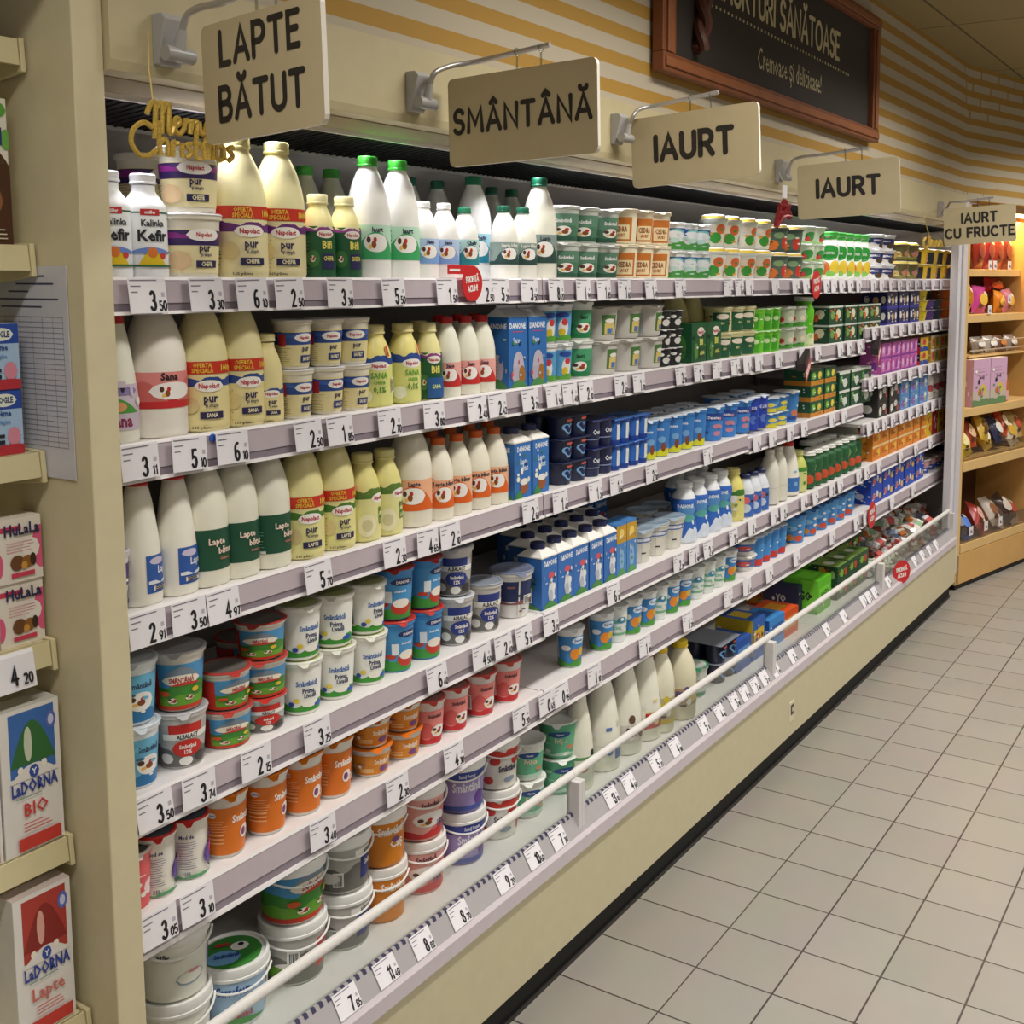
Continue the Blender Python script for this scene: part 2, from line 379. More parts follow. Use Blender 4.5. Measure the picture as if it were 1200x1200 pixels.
# ---------------------------------------------------------------- the refrigerated wall cases
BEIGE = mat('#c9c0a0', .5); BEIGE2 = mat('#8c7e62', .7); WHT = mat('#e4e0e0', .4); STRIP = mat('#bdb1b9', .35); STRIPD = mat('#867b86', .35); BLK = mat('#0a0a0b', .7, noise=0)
ALU = mat('#c3bac0', .4); GREY = mat('#a3a09b', .5); GRILL = mat('#aaa6a8', .45); DKGR = mat('#3c3a58', .5)
GLASS = glass_mat('clear_glass', '#f0f3f0')
BAY = [1.02, 2.25, 3.5, 4.75, 6.0, 6.5]
SH = {0: [(1.690, 1.632), (1.433, 1.371), (1.166, 1.108), (.866, .802), (.668, .595)],
      1: [(1.690, 1.632), (1.433, 1.371), (1.166, 1.108), (.866, .808), (.668, .597)],
      2: [(1.690, 1.632), (1.433, 1.368), (1.154, 1.098), (.866, .806), (.668, .590)],
      3: [(1.690, 1.632), (1.480, 1.418), (1.258, 1.206), (1.061, 1.006), (.870, .812), (.668, .600)],
      4: [(1.690, 1.632), (1.480, 1.418), (1.258, 1.206), (1.061, 1.006), (.870, .812), (.668, .600)]}
def make_shelf(x0, x1, zt, zb, parent):
    e = .002; x0 += e; x1 -= e; t = zt-.003
    m = MB(); m.box(x0, x1, 1.512, 2.0, t-.012, t, WHT); m.box(x0, x1, 1.99, 2.005, t-.05, t-.012, GREY)
    m.box(x0+.02, x0+.03, 1.53, 1.99, t-.045, t-.012, GREY); m.box(x1-.03, x1-.02, 1.53, 1.99, t-.045, t-.012, GREY)
    o = m.build('shelf', parent, smooth=False)
    h = zt-zb; m = MB(); F = lambda k: zb+h*k
    m.prism([(1.500, F(.92)), (1.513, F(.92)), (1.513, zt), (1.503, zt)], x0, x1, WHT)
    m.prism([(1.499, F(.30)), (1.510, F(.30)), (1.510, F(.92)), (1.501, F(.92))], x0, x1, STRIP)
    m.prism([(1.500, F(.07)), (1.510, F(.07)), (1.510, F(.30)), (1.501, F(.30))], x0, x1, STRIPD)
    m.prism([(1.493, zb), (1.510, zb), (1.510, F(.07)), (1.495, F(.09))], x0, x1, WHT)
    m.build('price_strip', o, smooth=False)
def make_case(label, x0, x1, xb, bays):
    root = empty('refrigerated_case', (0, 0, 0)); tag(root, label, 'refrigerated case', 'dairy wall cases')
    m = MB(); m.box(x0, x1, 2.02, 2.06, .1, 2.1, GREY); n = 0
    for i in range(9): m.box(x0+.01, x1-.01, 2.016, 2.021, .45+.17*i, .455+.17*i, mat('#8a8884', .5))
    m.build('back_panel', root, smooth=False)
    m = MB(); m.prism([(1.375, .088), (1.45, .088), (1.45, .31), (1.375, .297)], x0, xb, BEIGE); m.build('base_panel', root, smooth=False)
    m = MB(); m.box(x0, xb, 1.402, 1.44, 0, .1, BLK); m.box(x0, xb, 1.396, 1.402, 0, .012, mat('#2a2826', .5)); m.build('kick_plate', root, smooth=False)
    m = MB(); m.prism([(1.367, .300), (1.376, .293), (1.44, .293), (1.44, .325), (1.382, .334), (1.370, .329)], x0, xb, ALU); m.build('bumper', root, smooth=False)
    m = MB(); m.box(x0, x1, 1.475, 2.02, .29, .315, WHT); m.build('well_deck', root, smooth=False)
    m = MB(); m.prism([(1.380, .330), (1.414, .330), (1.414, .378), (1.409, .378)], x0, xb, GRILL)
    x = x0+.01
    while x < xb-.02:
        m.quad((x, 1.4045, .3715), (x+.0095, 1.4045, .3715), (x+.0095, 1.4085, .3785), (x, 1.4085, .3785), DKGR)
        m.quad((x, 1.4085, .3785), (x+.0095, 1.4085, .3785), (x+.0095, 1.414, .3785), (x, 1.414, .3785), DKGR)
        x += .019
    m.build('air_grille', root, smooth=False)
    for a, c in bays:
        if a >= xb-.01: continue
        m = MB(); m.box(a+.012, min(c, xb)-.012, 1.4165, 1.4205, .300, .462, GLASS); m.build('glass_front', root, smooth=False)
        m = MB(); pr = [(1.4185+.009*math.cos(t), .469+.0115*math.sin(t)) for t in [2*PI*i/10 for i in range(10)]]; m.prism(pr, a, min(c, xb)-.001, mat('#e4e1de', .35)); m.build('glass_rail', root)
        for px in (a+.007, min(c, xb)-.007):
            m = MB(); m.box(px-.007, px+.007, 1.388, 1.4255, .333, .460, mat('#d6d2d2', .4)); m.build('post', root, smooth=False, bevel=.002)
    # canopy
    m = MB(); m.prism([(1.400, 1.992), (1.404, 1.978), (1.43, 1.974), (1.43, 2.12), (1.400, 2.12)], x0, min(x1, 6.05), mat('#bdb18c', .5)); m.build('canopy_fascia', root, smooth=False)
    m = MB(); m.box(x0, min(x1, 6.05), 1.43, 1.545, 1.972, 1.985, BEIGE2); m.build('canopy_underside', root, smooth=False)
    m = MB(); m.box(x0, min(x1, 6.3), 1.545, 1.556, 1.964, 1.985, mat('#dcd8d0', .3)); m.build('lamp_trim', root, smooth=False)
    m = MB(); m.prism([(1.557, 1.966), (1.73, 1.950), (1.73, 1.97), (1.557, 1.986)], x0, x1, BLK); nn = int((x1-x0)/.02)
    for i in range(nn): m.prism([(1.558, 1.9635), (1.728, 1.9478), (1.728, 1.951), (1.558, 1.967)], x0+i*.02, x0+i*.02+.003, mat('#0c0c0d', .6, noise=0))
    m.build('air_outlet', root, smooth=False)
    m = MB(); m.prism([(1.73, 1.943), (1.74, 1.943), (2.02, 1.90), (2.02, 1.92), (1.73, 1.972)], x0, x1, mat('#b9b6b0', .4)); m.build('inner_ceiling', root, smooth=False)
    return root
case1 = make_case('near half of the beige dairy wall case, next to the cream end panel', 1.02, 3.5, 3.5, [(1.02, 2.25), (2.25, 3.5)])
case2 = make_case('far half of the beige dairy wall case, ending at the white corner post', 3.5, 6.5, 6.0, [(3.5, 4.75), (4.75, 6.0)])
for bi in range(5):
    for zt, zb in SH[bi]: make_shelf(BAY[bi], BAY[bi+1], zt, zb, case1 if bi < 2 else case2)
m = MB(); m.box(.97, 1.018, 1.412, 2.06, 0, 2.12, mat('#cdc29f', .55)); m.build('end_panel', case1, smooth=False, bevel=.002)
m = MB(); m.box(6.47, 6.5, 1.52, 2.02, .3, 1.95, WHT); m.build('end_panel', case2, smooth=False)
m = MB(); m.prism([(1.409, .325), (1.45, .325), (1.45, 2.1), (1.409, 2.1)], 5.985, 6.045, mat('#dad8de', .4)); m.prism([(1.399, .1), (1.44, .1), (1.44, 2.1), (1.399, 2.1)], 6.047, 6.135, mat('#cfccd2', .4)); m.build('corner_post', case2, smooth=False, bevel=.003)
# service socket, panel seam in the base
m = MB(); m.box(3.612, 3.655, 1.373, 1.376, .14, .21, mat('#ddd4b8', .5)); m.box(3.622, 3.645, 1.371, 1.374, .165, .2, mat('#4a4438', .5)); m.box(3.628, 3.645, 1.3705, 1.373, .175, .19, mat('#c9bfa0', .5)); tag(m.build('service_socket', smooth=False), 'small square service socket in the beige base panel', 'socket')

# ---------------------------------------------------------------- products
ROUND = [(.86,0),(.97,.012),(1,.04),(1,.5),(.985,.57),(.9,.67),(.73,.78),(.52,.87),(.43,.9),(.43,.935)]
CONE = [(.88,0),(.98,.015),(1,.04),(1,.33),(.985,.36),(.9,.52),(.7,.76),(.52,.9),(.46,.925),(.46,.945)]
SMALL = [(.86,0),(.97,.015),(1,.05),(1,.56),(.96,.63),(.8,.74),(.63,.82),(.56,.85),(.56,.9)]
KEFIR = [(.9,0),(.98,.01),(1,.035),(1,.66),(.96,.7),(.78,.76),(.6,.81),(.53,.835),(.53,.89)]
WAIST = [(.9,0),(1,.03),(1,.2),(.86,.38),(.84,.46),(.98,.62),(.96,.7),(.74,.82),(.6,.86),(.6,.91)]
SLIM = [(.86,0),(1,.04),(1,.3),(.9,.45),(1,.6),(1,.74),(.8,.82),(.78,.88),(.86,.9),(.86,.97)]
def make_bottle(name, r, h, prof, body, cap, items, caph=.085, seg=24, capr=1.1, rough=.32):
    root = empty(name); pr = [(a*r, b*h) for a, b in prof]
    m = MB(); m.lathe(pr, mat(body, rough), seg); m.build('body', root)
    if cap:
        cr = pr[-1][0]*capr; z1 = h; z0 = h*(1-caph); m = MB()
        m.lathe([(cr*1.0, z0), (cr*1.04, z0+.001), (cr*1.04, z0+.18*caph*h), (cr*.98, z0+.24*caph*h), (cr, z1-.15*caph*h), (cr*.9, z1)], mat(cap, .4), seg); m.build('cap', root)
    if items:
        if len(items) < 7 and len(items) > 1: items = list(items)+busy(items, 7, .16, .5, .8, len(items))
        m = MB(); decorate(m, cyl_surface(interp(pr) if 0 else (lambda z, f=interp(pr): f(z*h)), h), h, items, W=r*PI/2); m.build('label', root, ang=60)
    return root
def make_cup(name, rb, rt, h, body, lid, items, seg=24, dome=None, tab=True, lidtop=None, lid_items=None):
    root = empty(name); rb *= .93; t0 = .86 if dome else 1.0
    pr = [(rb*.92, 0), (rb, .025*h), (rt*.96, .86*h*t0), (rt*.97, .9*h*t0), (rt*1.04, .91*h*t0), (rt*1.05, .93*h*t0), (rt*1.05, .972*h*t0)]
    m = MB(); m.lathe(pr, mat(body, .35), seg); m.build('cup', root)
    m = MB(); lr = rt*1.08
    top = [(lr, h*.972), (lr, h*.984), (lr*.97, h*.99), (lr*.95, h), (lr*.85, h*.999), (lr*.82, h*.988, mat(lidtop or lid, .3))]
    if dome: top = [(lr, h*.838), (lr, h*.855), (lr*.84, h*.86, mat(dome, .25)), (lr*.82, h*.94), (lr*.7, h*.985), (lr*.3, h)]
    m.lathe(top, mat(lid, .3, .0), seg)
    if tab and not dome: m.add([(-.3*rt, -lr*.93, h*.984), (.3*rt, -lr*.93, h*.984), (.1*rt, -lr*1.22, h*.93), (-.1*rt, -lr*1.22, h*.93)], [(0, 3, 2, 1)], mat(lid, .3))
    if lid_items:
        def S(u, zf, layer): return (u*lr*.8, (zf-.5)*2*lr*.8, h*.988+.0004*(layer+1))
        decorate(m, S, 2*lr, lid_items, W=lr)
    m.build('lid', root)
    if items:
        k = .86*t0*1.03
        if len(items) < 7: items = list(items)+busy(items, 8, .15, .8, .9, len(name))
        m = MB(); f = interp(pr); decorate(m, cyl_surface(lambda z: f(min(.855*t0*h, z*h*k)), h*k), h*k, items, W=(rb+rt)/2*PI/2); m.build('label', root, ang=60)
    return root
def make_bucket(name, rb, rt, h, body, lid, items, lid_items=None, seg=32):
    root = empty(name); pr = [(rb*.94, 0), (rb, .02*h), (rt, .9*h), (rt, .93*h)]
    m = MB(); m.lathe(pr, mat(body, .35), seg); m.build('tub', root)
    m = MB(); lr = rt*1.07
    m.lathe([(rt*1.0, h*.8), (lr, h*.81), (lr, h*.85), (lr*.98, h*.86), (lr*.99, h*.96), (lr*.97, h*.995), (lr*.9, h), (lr*.86, h*.97)], mat(lid, .35), seg)
    if lid_items:
        def S(u, zf, layer): return (u*lr*.84, (zf-.5)*2*lr*.84, h*.97+.0005*(layer+1))
        decorate(m, S, 2*lr, lid_items, W=lr)
    m.build('lid', root)
    m = MB(); pts = []
    for i in range(15):
        a = math.radians(-165+150*i/14); pts.append((lr*1.035*math.cos(a), lr*1.035*math.sin(a), h*(.79-.14*math.sin(PI*i/14))))
    m.tube(pts, .0022, mat(lid, .35), 6); m.build('handle', root)
    if items:
        m = MB(); f = interp(pr); decorate(m, cyl_surface(lambda z: f(z*h), h), h, items, W=(rb+rt)/2*PI/2); m.build('label', root, ang=60)
    return root
def box_faces(mb, w, d, h, front, side=None, top=None):
    if front: decorate(mb, lambda u, z, l: (u*w/2, -d/2-.00016*(l+1), z*h), h, [x for x in front], ustep=.14, W=w/2, flat=True)
    if side: decorate(mb, lambda u, z, l: (-w/2-.00016*(l+1), -u*d/2, z*h), h, side, ustep=.14, W=d/2, flat=True)
    if top: decorate(mb, lambda u, z, l: (u*w/2, (z-.5)*d, h+.00016*(l+1)), d, top, ustep=.2, W=w/2, flat=True)
def clip(items):    # keep full bands within a flat face
    out = []
    for x in items or []:
        if x[0] == 'b': out.append(('r', -1, 1, x[1], x[2], x[3]))
        elif x[0] == 'w': out.append(('wr', -1, 1)+tuple(x[1:]))
        else: out.append(x)
    return out
def make_carton(name, w, d, h, body, front, side=None, top=None, roof=None, cap=None, roofcol='#f2f0ea'):
    """roof: None flat, 'gable', 'taper' (sloped shoulders with a screw cap)"""
    root = empty(name); m = MB(); e = .0015; bh = h if not roof else h*(.79 if roof == 'taper' else .86)
    P = lambda x, y, z: (x, y, z)
    m.add([(-w/2+e, -d/2, 0), (w/2-e, -d/2, 0), (w/2, -d/2+e, 0), (w/2, d/2-e, 0), (w/2-e, d/2, 0), (-w/2+e, d/2, 0), (-w/2, d/2-e, 0), (-w/2, -d/2+e, 0)] +
          [(-w/2+e, -d/2, bh), (w/2-e, -d/2, bh), (w/2, -d/2+e, bh), (w/2, d/2-e, bh), (w/2-e, d/2, bh), (-w/2+e, d/2, bh), (-w/2, d/2-e, bh), (-w/2, -d/2+e, bh)],
          [(i, (i+1) % 8, 8+(i+1) % 8, 8+i) for i in range(8)]+[tuple(reversed(range(8))), tuple(range(8, 16))], mat(body, .4))
    m.build('box', root)
    if roof:
        m = MB(); q = .45 if roof == 'taper' else 1.0; zt = h*.915 if roof == 'taper' else h*.97
        if roof == 'taper':
            a = [(-w/2, -d/2, bh), (w/2, -d/2, bh), (w/2, d/2, bh), (-w/2, d/2, bh)]; b = [(x*q, y*q, zt) for x, y, z in a]
            a0 = [(x*1.03, y*1.03, bh+.001) for x, y, z in a]; a1 = [(x*1.03, y*1.03, bh+.004) for x, y, z in a]
            m.add(a0+a1+b, [(i, (i+1) % 4, 4+(i+1) % 4, 4+i) for i in range(4)]+[(4+i, 4+(i+1) % 4, 8+(i+1) % 4, 8+i) for i in range(4)]+[(8, 9, 10, 11), (3, 2, 1, 0)], mat(roofcol, .4))
        else:
            m.add([(-w/2, -d/2, bh), (w/2, -d/2, bh), (w/2, d/2, bh), (-w/2, d/2, bh), (-w/2, 0, zt), (w/2, 0, zt), (-w/2, -.002, h), (w/2, -.002, h), (-w/2, .002, h), (w/2, .002, h), (-w/2, -.002, zt), (w/2, -.002, zt), (-w/2, .002, zt), (w/2, .002, zt)],
                  [(0, 1, 11, 10), (2, 3, 12, 13), (0, 10, 12, 3), (1, 2, 13, 11), (10, 11, 7, 6), (13, 12, 8, 9), (6, 7, 9, 8), (10, 6, 8, 12), (11, 13, 9, 7)], mat(roofcol, .4))
        m.build('shoulder', root, ang=20)
    if cap:
        m = MB(); z = h*.91 if roof == 'taper' else h*.9; cr = min(w, d)*.27
        m.lathe([(cr, z), (cr*1.03, z+.002), (cr, h-.001), (cr*.9, h)], mat(cap, .4), 16); m.build('cap', root)
    if front and len(front) < 9: front = list(front)+busy(front, 8, .14, .86, .85, int(w*1000))
    if side and len(side) < 9: side = list(side)+busy(side, 8, .14, .86, .85, int(h*1000))
    m = MB(); box_faces(m, w, d, bh, clip(front), clip(side), top if not roof else None)
    if m.f: m.build('label', root, smooth=False)
    return root
def make_pack(name, n, r, h, cupcol, lid, items, rows=1):
    """n joined cups in a row under one foil lid"""
    root = empty(name); pr = [(r*.78, 0), (r*.84, .04*h), (r*.95, .9*h), (r*.97, .93*h)]
    m = MB(); m.lathe(pr, mat(cupcol, .35), 16); c0 = None
    for j in range(rows):
        for i in range(n):
            x = (i-(n-1)/2)*2*r; y = (j-(rows-1)/2)*2*r
            if c0 is None: c0 = m.build('cup', root); c = c0
            else: c = c0.copy(); COL.objects.link(c); c.parent = root
            c.location = (x, y, 0)
            if items and j == 0:
                if i == 0:
                    ml = MB(); decorate(ml, cyl_surface(lambda z: interp(pr)(z*h), h), h, items, W=r*.9*PI/2, ustep=.15); l0 = ml.build('label', c, ang=60)
                else:
                    l = l0.copy(); COL.objects.link(l); l.parent = c
    m = MB(); w, d = n*r, rows*r; m.box(-w, w, -d, d, .93*h, .97*h, mat(cupcol, .35)); m.box(-w, w, -d, d, .97*h, h, mat(lid, .25, .3)); m.build('lid', root, bevel=.002)
    return root

cow = lambda u, z, s: ('cow', u, z, s)
def napo(base, wave, text2, box, red=True, big=True):
    """cream sleeve with a coloured wave, red and white oval and dark lettering"""
    it = [('b', .0, .40, base), ('wr', -2, 2, .33, .39, .012, 9, wave)]
    if red: it += [('b', .42, .51, '#c8321e'), ('t', -.05, .47, .03, 'OFERTA', '#e8c040', .8), ('t', -.05, .43, .03, 'SPECIALĂ', '#e8c040', .8), ('t', .62, .44, .045, '1000g', '#f0d050', .8)]
    it += [('e', .1, .335, .36, .042, '#f6f2ea'), ('t', .1, .32, .035, 'Napolact', '#b8283c', .8), ('t', .12, .22, .06, text2, '#2a2450', .8), ('t', .14, .185, .022, 'şi simplu', '#2a2450', .8), ('r', -.14, .42, .1, .15, '#2a2450'), ('t', .14, .112, .028, box, '#f0e8c0', .75),
           ('e', -.35, .2, .2, .06, '#dcc890'), ('l', -.95, -.55, .08, .26, 9, '#6a6048'), ('t', -.1, .03, .018, '3,6% grăsime', '#403828', .9), ('l', 1.0, 1.6, .06, .28, 9, '#6a6048')]
    return it
def lapteb(c1='#1c5038'):
    return [('r', -.75, 1.05, .13, .43, c1), ('e', -.5, .36, .13, .045, '#c8c4d8'), ('e', -.5, .36, .06, .022, '#3a3a70'), ('l', -.7, -.25, .16, .3, 7, '#6a9a80'), ('t', .3, .32, .045, 'Lapte', '#f0d8c8', .9), ('t', .55, .25, .045, 'bătut', '#f0d8c8', .9), ('t', .5, .205, .018, 'Cremos', '#d87860', 1), ('r', -.62, -.2, .135, .155, '#e8e4dc')]
def farm(body, c_hi, c_lo, word, z0=.16, z1=.44, wc='#2a2440', tri=True):
    """local-dairy sleeve: tinted band with a cow in a white cloud and a word on top"""
    return [('b', z0, z1, c_hi), ('b', z0, z0+(z1-z0)*.16, c_lo), ('h', -.7, .8, z0+(z1-z0)*.1, z1*.8+z0*.2, c_lo), ('t', .1, z1-(z1-z0)*.2, (z1-z0)*.14, word, wc, .9), ('e', .05, (z0+z1)/2-.02*(z1-z0), .38, (z1-z0)*.27, '#f4f2ee'), cow(-.08, (z0+z1)/2-.04*(z1-z0), (z1-z0)*.62), ('bar', -1.15, z0+.04, .3, (z1-z0)*.5), ('l', 1.0, 1.5, z0+.05, z1-.04, 6, '#55505a')]
def tubfarm(c_top, c_mid, c_low, word, wc='#ffffff'):
    return [('b', .06, .88, c_top), ('w', .06, .5, .04, 5, c_mid), ('w', .06, .2, .02, 8, c_low), ('t', .1, .62, .11, word, wc, .8), ('e', .1, .36, .34, .15, '#f6f2ea'), cow(.06, .34, .34), ('l', -1.0, -.5, .25, .8, 8, wc)]
def smant(z=0):
    return [('b', .06, .9, '#4a94c8'), ('w', .06, .52, .05, 4, '#3f8a34'), ('w', .06, .3, .03, 7, '#6aa832'), ('r', -1.3, -.5, .06, .88, '#c8322a'), ('b', .04, .12, '#c83a22'), ('h', -.4, .7, .6, .86, '#7a8a9a'), ('e', .15, .6, .52, .1, '#f2ead8'), ('t', .15, .555, .09, 'SMÂNTÂNĂ', '#a82430', .62, .04), ('h', -.2, .7, .5, .56, '#c83a30'), cow(-.1, .22, .14), cow(.35, .26, .12), ('e', -.3, .36, .14, .05, '#d0582a'), ('e', .5, .4, .1, .05, '#e0c030')]
def albal(c='#c8281e', w2='Smântână'):
    return [('b', .05, .9, '#b9b6b2'), ('w', .05, .42, .06, 6, '#6a6866'), ('e', -.5, .22, .2, .1, '#e8e6e2'), ('e', .5, .2, .22, .1, '#3a3836'), ('e', .05, .16, .2, .09, '#f0eeea'), ('r', -.38, .5, .66, .9, c), ('r', -.55, .75, .6, .72, '#f0eee8'), ('t', .1, .615, .09, 'ALBALACT', '#1c1c24', .62, .05), ('e', .1, .42, .42, .17, c), ('t', .1, .42, .08, w2, '#f4f0ea', .7), ('t', .1, .31, .08, '12%', '#f4f0ea', .8), ('bar', -.95, .25, .25, .3), ('l', 1.0, 1.6, .3, .8, 8, '#5a5856')]
def prima():
    return [('b', .08, .92, '#f1f1ea'), ('w', .08, .24, .05, 4, '#3f9a34'), ('t', .1, .62, .11, 'Smântânică', '#3a6ab0', .62, .05), ('t', .15, .47, .1, 'Prima', '#26305a', .8), ('t', .2, .37, .09, 'Livadă', '#26305a', .8), ('e', .2, .24, .3, .07, '#f4f2e4'), ('e', .55, .2, .2, .05, '#2a58b0'), ('e', -.25, .32, .1, .05, '#e8d040'), ('bar', -.85, .2, .3, .5), ('l', -1.6, -1.05, .25, .8, 9, '#5a6a7a'), ('e', -.4, .26, .09, .05, '#2b4a9c')]
def danb(word='DANONE', c='#2f74c4', low='#4aa84a'):
    return [('b', 0, 1, c), ('e', .15, .86, .4, .07, '#23408c'), ('t', .15, .83, .06, word, '#f6f6f6', .9, .04), ('e', .3, .55, .28, .1, '#d84a4a'), ('e', .1, .3, .45, .18, '#e8ecf0'), ('e', .1, .3, .3, .11, '#c8ccd4'), ('w', 0, .12, .05, 5, low)]
def orange_can():
    return [('b', .07, .9, '#dd7416'), ('e', -.55, .78, .14, .05, '#e8eef6'), ('t', -.55, .765, .03, 'Cremă', '#2a58a0', 1), ('t', .45, .62, .13, 'Smântână', '#f8f4ee', .62, .06), ('e', .5, .4, .2, .12, '#f0e4e0'), ('e', .45, .4, .1, .07, '#7a3a70'), ('t', .75, .3, .12, 'Caş', '#f8f0e8', .7), ('r', -.8, -.2, .42, .46, '#f0b070'), ('r', -.8, -.2, .35, .38, '#f0b070'), ('r', -.8, -.2, .28, .31, '#f0b070'), ('l', -.9, -.1, .5, .68, 5, '#f4c890'), ('bar', 1.2, .15, .3, .35)]
K = {}
def kind(key, cat, look, r, fn, group=None): K[key] = dict(cat=cat, look=look, r=r, fn=fn)
def B(*a, **k): return lambda: make_bottle(*a, **k)
def C(*a, **k): return lambda: make_cup(*a, **k)
def BU(*a, **k): return lambda: make_bucket(*a, **k)
def CA(*a, **k): return lambda: make_carton(*a, **k)
def PK(*a, **k): return lambda: make_pack(*a, **k)
WHITE, MILK, CREAM = '#efeeea', '#ecebdc', '#efe7b4'

kefir = [('b', .62, .635, '#2c6a44'), ('r', -.2, .35, .6, .66, '#c02a30'), ('t', .08, .615, .03, 'müller', '#f4f4f0', .9), ('t', .15, .5, .06, 'Kalinka', '#22242c', .88, .03), ('t', .15, .36, .105, 'Kefir', '#22242c', .95, .06), ('h', -.65, .8, .24, .3, '#6a8ad0'), ('h', -.3, .5, .13, .27, '#e0c020'), ('e', .1, .25, .14, .05, '#d87830'), ('e', .4, .22, .1, .03, '#c84030'), ('b', .115, .135, '#2c6a44'), ('l', -1.5, -.7, .2, .58, 10, '#9aa0a8')]
kind('kefir_bottle', 'bottle', 'white kefir bottle with black lettering', .0345, B('kefir_bottle', .0345, .166, KEFIR, '#eef0f2', '#eceef0', kefir, caph=.1))
tubi = [('b', .1, .86, '#eee2b0'), ('b', .58, .84, '#37245e'), ('w', .58, .8, .03, 6, '#37245e'), ('wr', -2, 2, .7, .8, .03, 7, '#8a2a86'), ('e', .3, .76, .42, .11, '#f6f2ec'), ('t', .3, .73, .075, 'Napolact', '#b8283c', .75), ('t', .3, .48, .13, 'pur', '#2a2450', .8, .05), ('t', .33, .4, .05, 'şi simplu', '#2a2450', .8), ('r', .08, .62, .2, .32, '#2a2450'), ('t', .35, .225, .075, 'CHEFIR', '#f0e8c0', .62), ('e', -.3, .32, .3, .16, '#e2c496'), ('l', -1.0, -.5, .18, .55, 9, '#7a7058')]
kind('cream_tub', 'tub', 'cream tub with purple wave band', .049, C('kefir_tub', .045, .049, .108, '#e9e4d2', '#e6e6ea', tubi, tab=False))
kind('cream_bottle', 'bottle', 'tall cream kefir bottle with red offer band', .048, B('kefir_bottle', .048, .246, ROUND, '#f0e9b6', '#eee6a6', napo('#eadfae', '#6a2a78', 'pur', 'CHEFIR')))
gd = [('b', .02, .62, '#1d5a34'), ('w', .56, .62, .02, 6, '#efe7b4'), ('wr', -2, 2, .56, .6, .015, 8, '#8a3a86'), ('e', .25, .53, .36, .05, '#f4eee6'), ('t', .25, .51, .04, 'Napolact', '#b8283c', .75), ('t', .3, .36, .09, 'Bifi', '#e8e070', .8, .05), ('r', .1, .6, .12, .3, '#2e2a5a'), ('t', .35, .22, .05, 'CHEFIR', '#e8e070', .55), ('e', -.25, .24, .26, .1, '#3f7a3a'), ('cow', -.25, .24, .1), ('l', -1.2, -.7, .1, .45, 8, '#7ab08a')]
kind('green_drink', 'bottle', 'small green sleeved drink bottle, cream cap', .031, B('yogurt_bottle', .031, .158, SMALL, '#f0e6a0', '#efe8b4', gd, caph=.12))
kind('tall_green_cap', 'bottle', 'tall white yogurt bottle with bright green cap', .043, B('yogurt_bottle', .043, .242, ROUND, '#f3f3ee', '#3fae3a', farm(0, '#bfe4cc', '#3aa864', 'Iaurt')))
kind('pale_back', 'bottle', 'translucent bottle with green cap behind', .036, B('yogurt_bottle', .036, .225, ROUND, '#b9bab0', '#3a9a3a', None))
kind('small_blue', 'bottle', 'small white-capped bottle with pale blue sleeve', .032, B('yogurt_bottle', .032, .163, ROUND, '#f2f2ee', '#f0f0ee', farm(0, '#b6cdee', '#7fa8e0', 'Sana', .2, .52)))
kind('small_teal', 'bottle', 'small green-capped bottle with teal sleeve', .031, B('yogurt_bottle', .031, .158, ROUND, '#f2f2ec', '#1c7a54', farm(0, '#b8dcd8', '#2a8a94', 'Chefir', .2, .55)))
kind('tall_teal', 'bottle', 'tall green-capped bottle with teal label', .042, B('yogurt_bottle', .042, .242, ROUND, '#f3f3ee', '#1c7a54', farm(0, '#9cd0dc', '#2a86a0', 'Chefir')))
kind('small_dark', 'bottle', 'small bottle with dark green label and cap', .033, B('yogurt_bottle', .033, .170, ROUND, '#efeee4', '#17664a', farm(0, '#8ea29a', '#2c4a44', 'Lapte bătut', .2, .5, '#f2eee6')))
kind('tall_dark', 'bottle', 'tall bottle with dark green label and cap', .043, B('yogurt_bottle', .043, .246, ROUND, '#ecebdc', '#17664a', farm(0, '#8a9c98', '#2c4a44', 'Lapte')))
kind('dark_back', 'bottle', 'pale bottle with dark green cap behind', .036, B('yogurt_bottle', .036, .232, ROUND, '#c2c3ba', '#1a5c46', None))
kind('green_cup', 'cup', 'grey green cup with cow emblem', .047, C('sour_cream_cup', .039, .045, .092, '#cfd4cc', '#d8dad4', tubfarm('#5f8a72', '#4a785e', '#2e5a46', 'Smântână')))
kind('print_cup', 'cup', 'cream cup with orange printed panels', .046, C('yogurt_cup', .039, .044, .096, '#efe6cc', '#e6dcc0', [('b', .06, .9, '#f1e6c8'), ('r', -.5, .55, .1, .86, '#c8762c'), ('r', -.38, .43, .16, .62, '#f0dcae'), ('t', .02, .4, .16, 'CEDRA', '#8a4a1c', .6, .05), ('t', .02, .24, .1, 'IAURT', '#a85a20', .7), ('bar', -.95, .2, .3, .5), ('r', 1.1, 1.7, .1, .86, '#c8762c')]))
kind('blue_band_cup', 'cup', 'white cup with blue band and green hills', .041, C('yogurt_cup', .034, .039, .084, '#eef0ee', '#e2e6e6', [('b', .55, .9, '#24489a'), ('e', .1, .74, .5, .13, '#7fc8c0'), ('h', -1, 1, .5, .8, '#e8eef0'), ('w', .06, .34, .05, 5, '#4a9a44'), ('e', .0, .42, .3, .1, '#bfe0d8'), ('bar', -1.1, .1, .3, .4)]))
kind('dome_cup', 'cup', 'fruit cup with clear dome of cereal', .05, C('yogurt_cup', .036, .045, .104, '#dfe6dc', '#e8e6dc', [('r', -1.6, -.7, .1, .9, '#cfe0d4'), ('r', -.55, .35, .1, .9, '#e8e2cc'), ('e', -.1, .35, .35, .22, '#3a9a3a'), ('e', .2, .7, .3, .2, '#d86a3a'), ('e', .8, .3, .25, .2, '#e0a030'), ('r', 1.1, 1.6, .1, .9, '#cc5a34')], dome='#d8bf4c'))
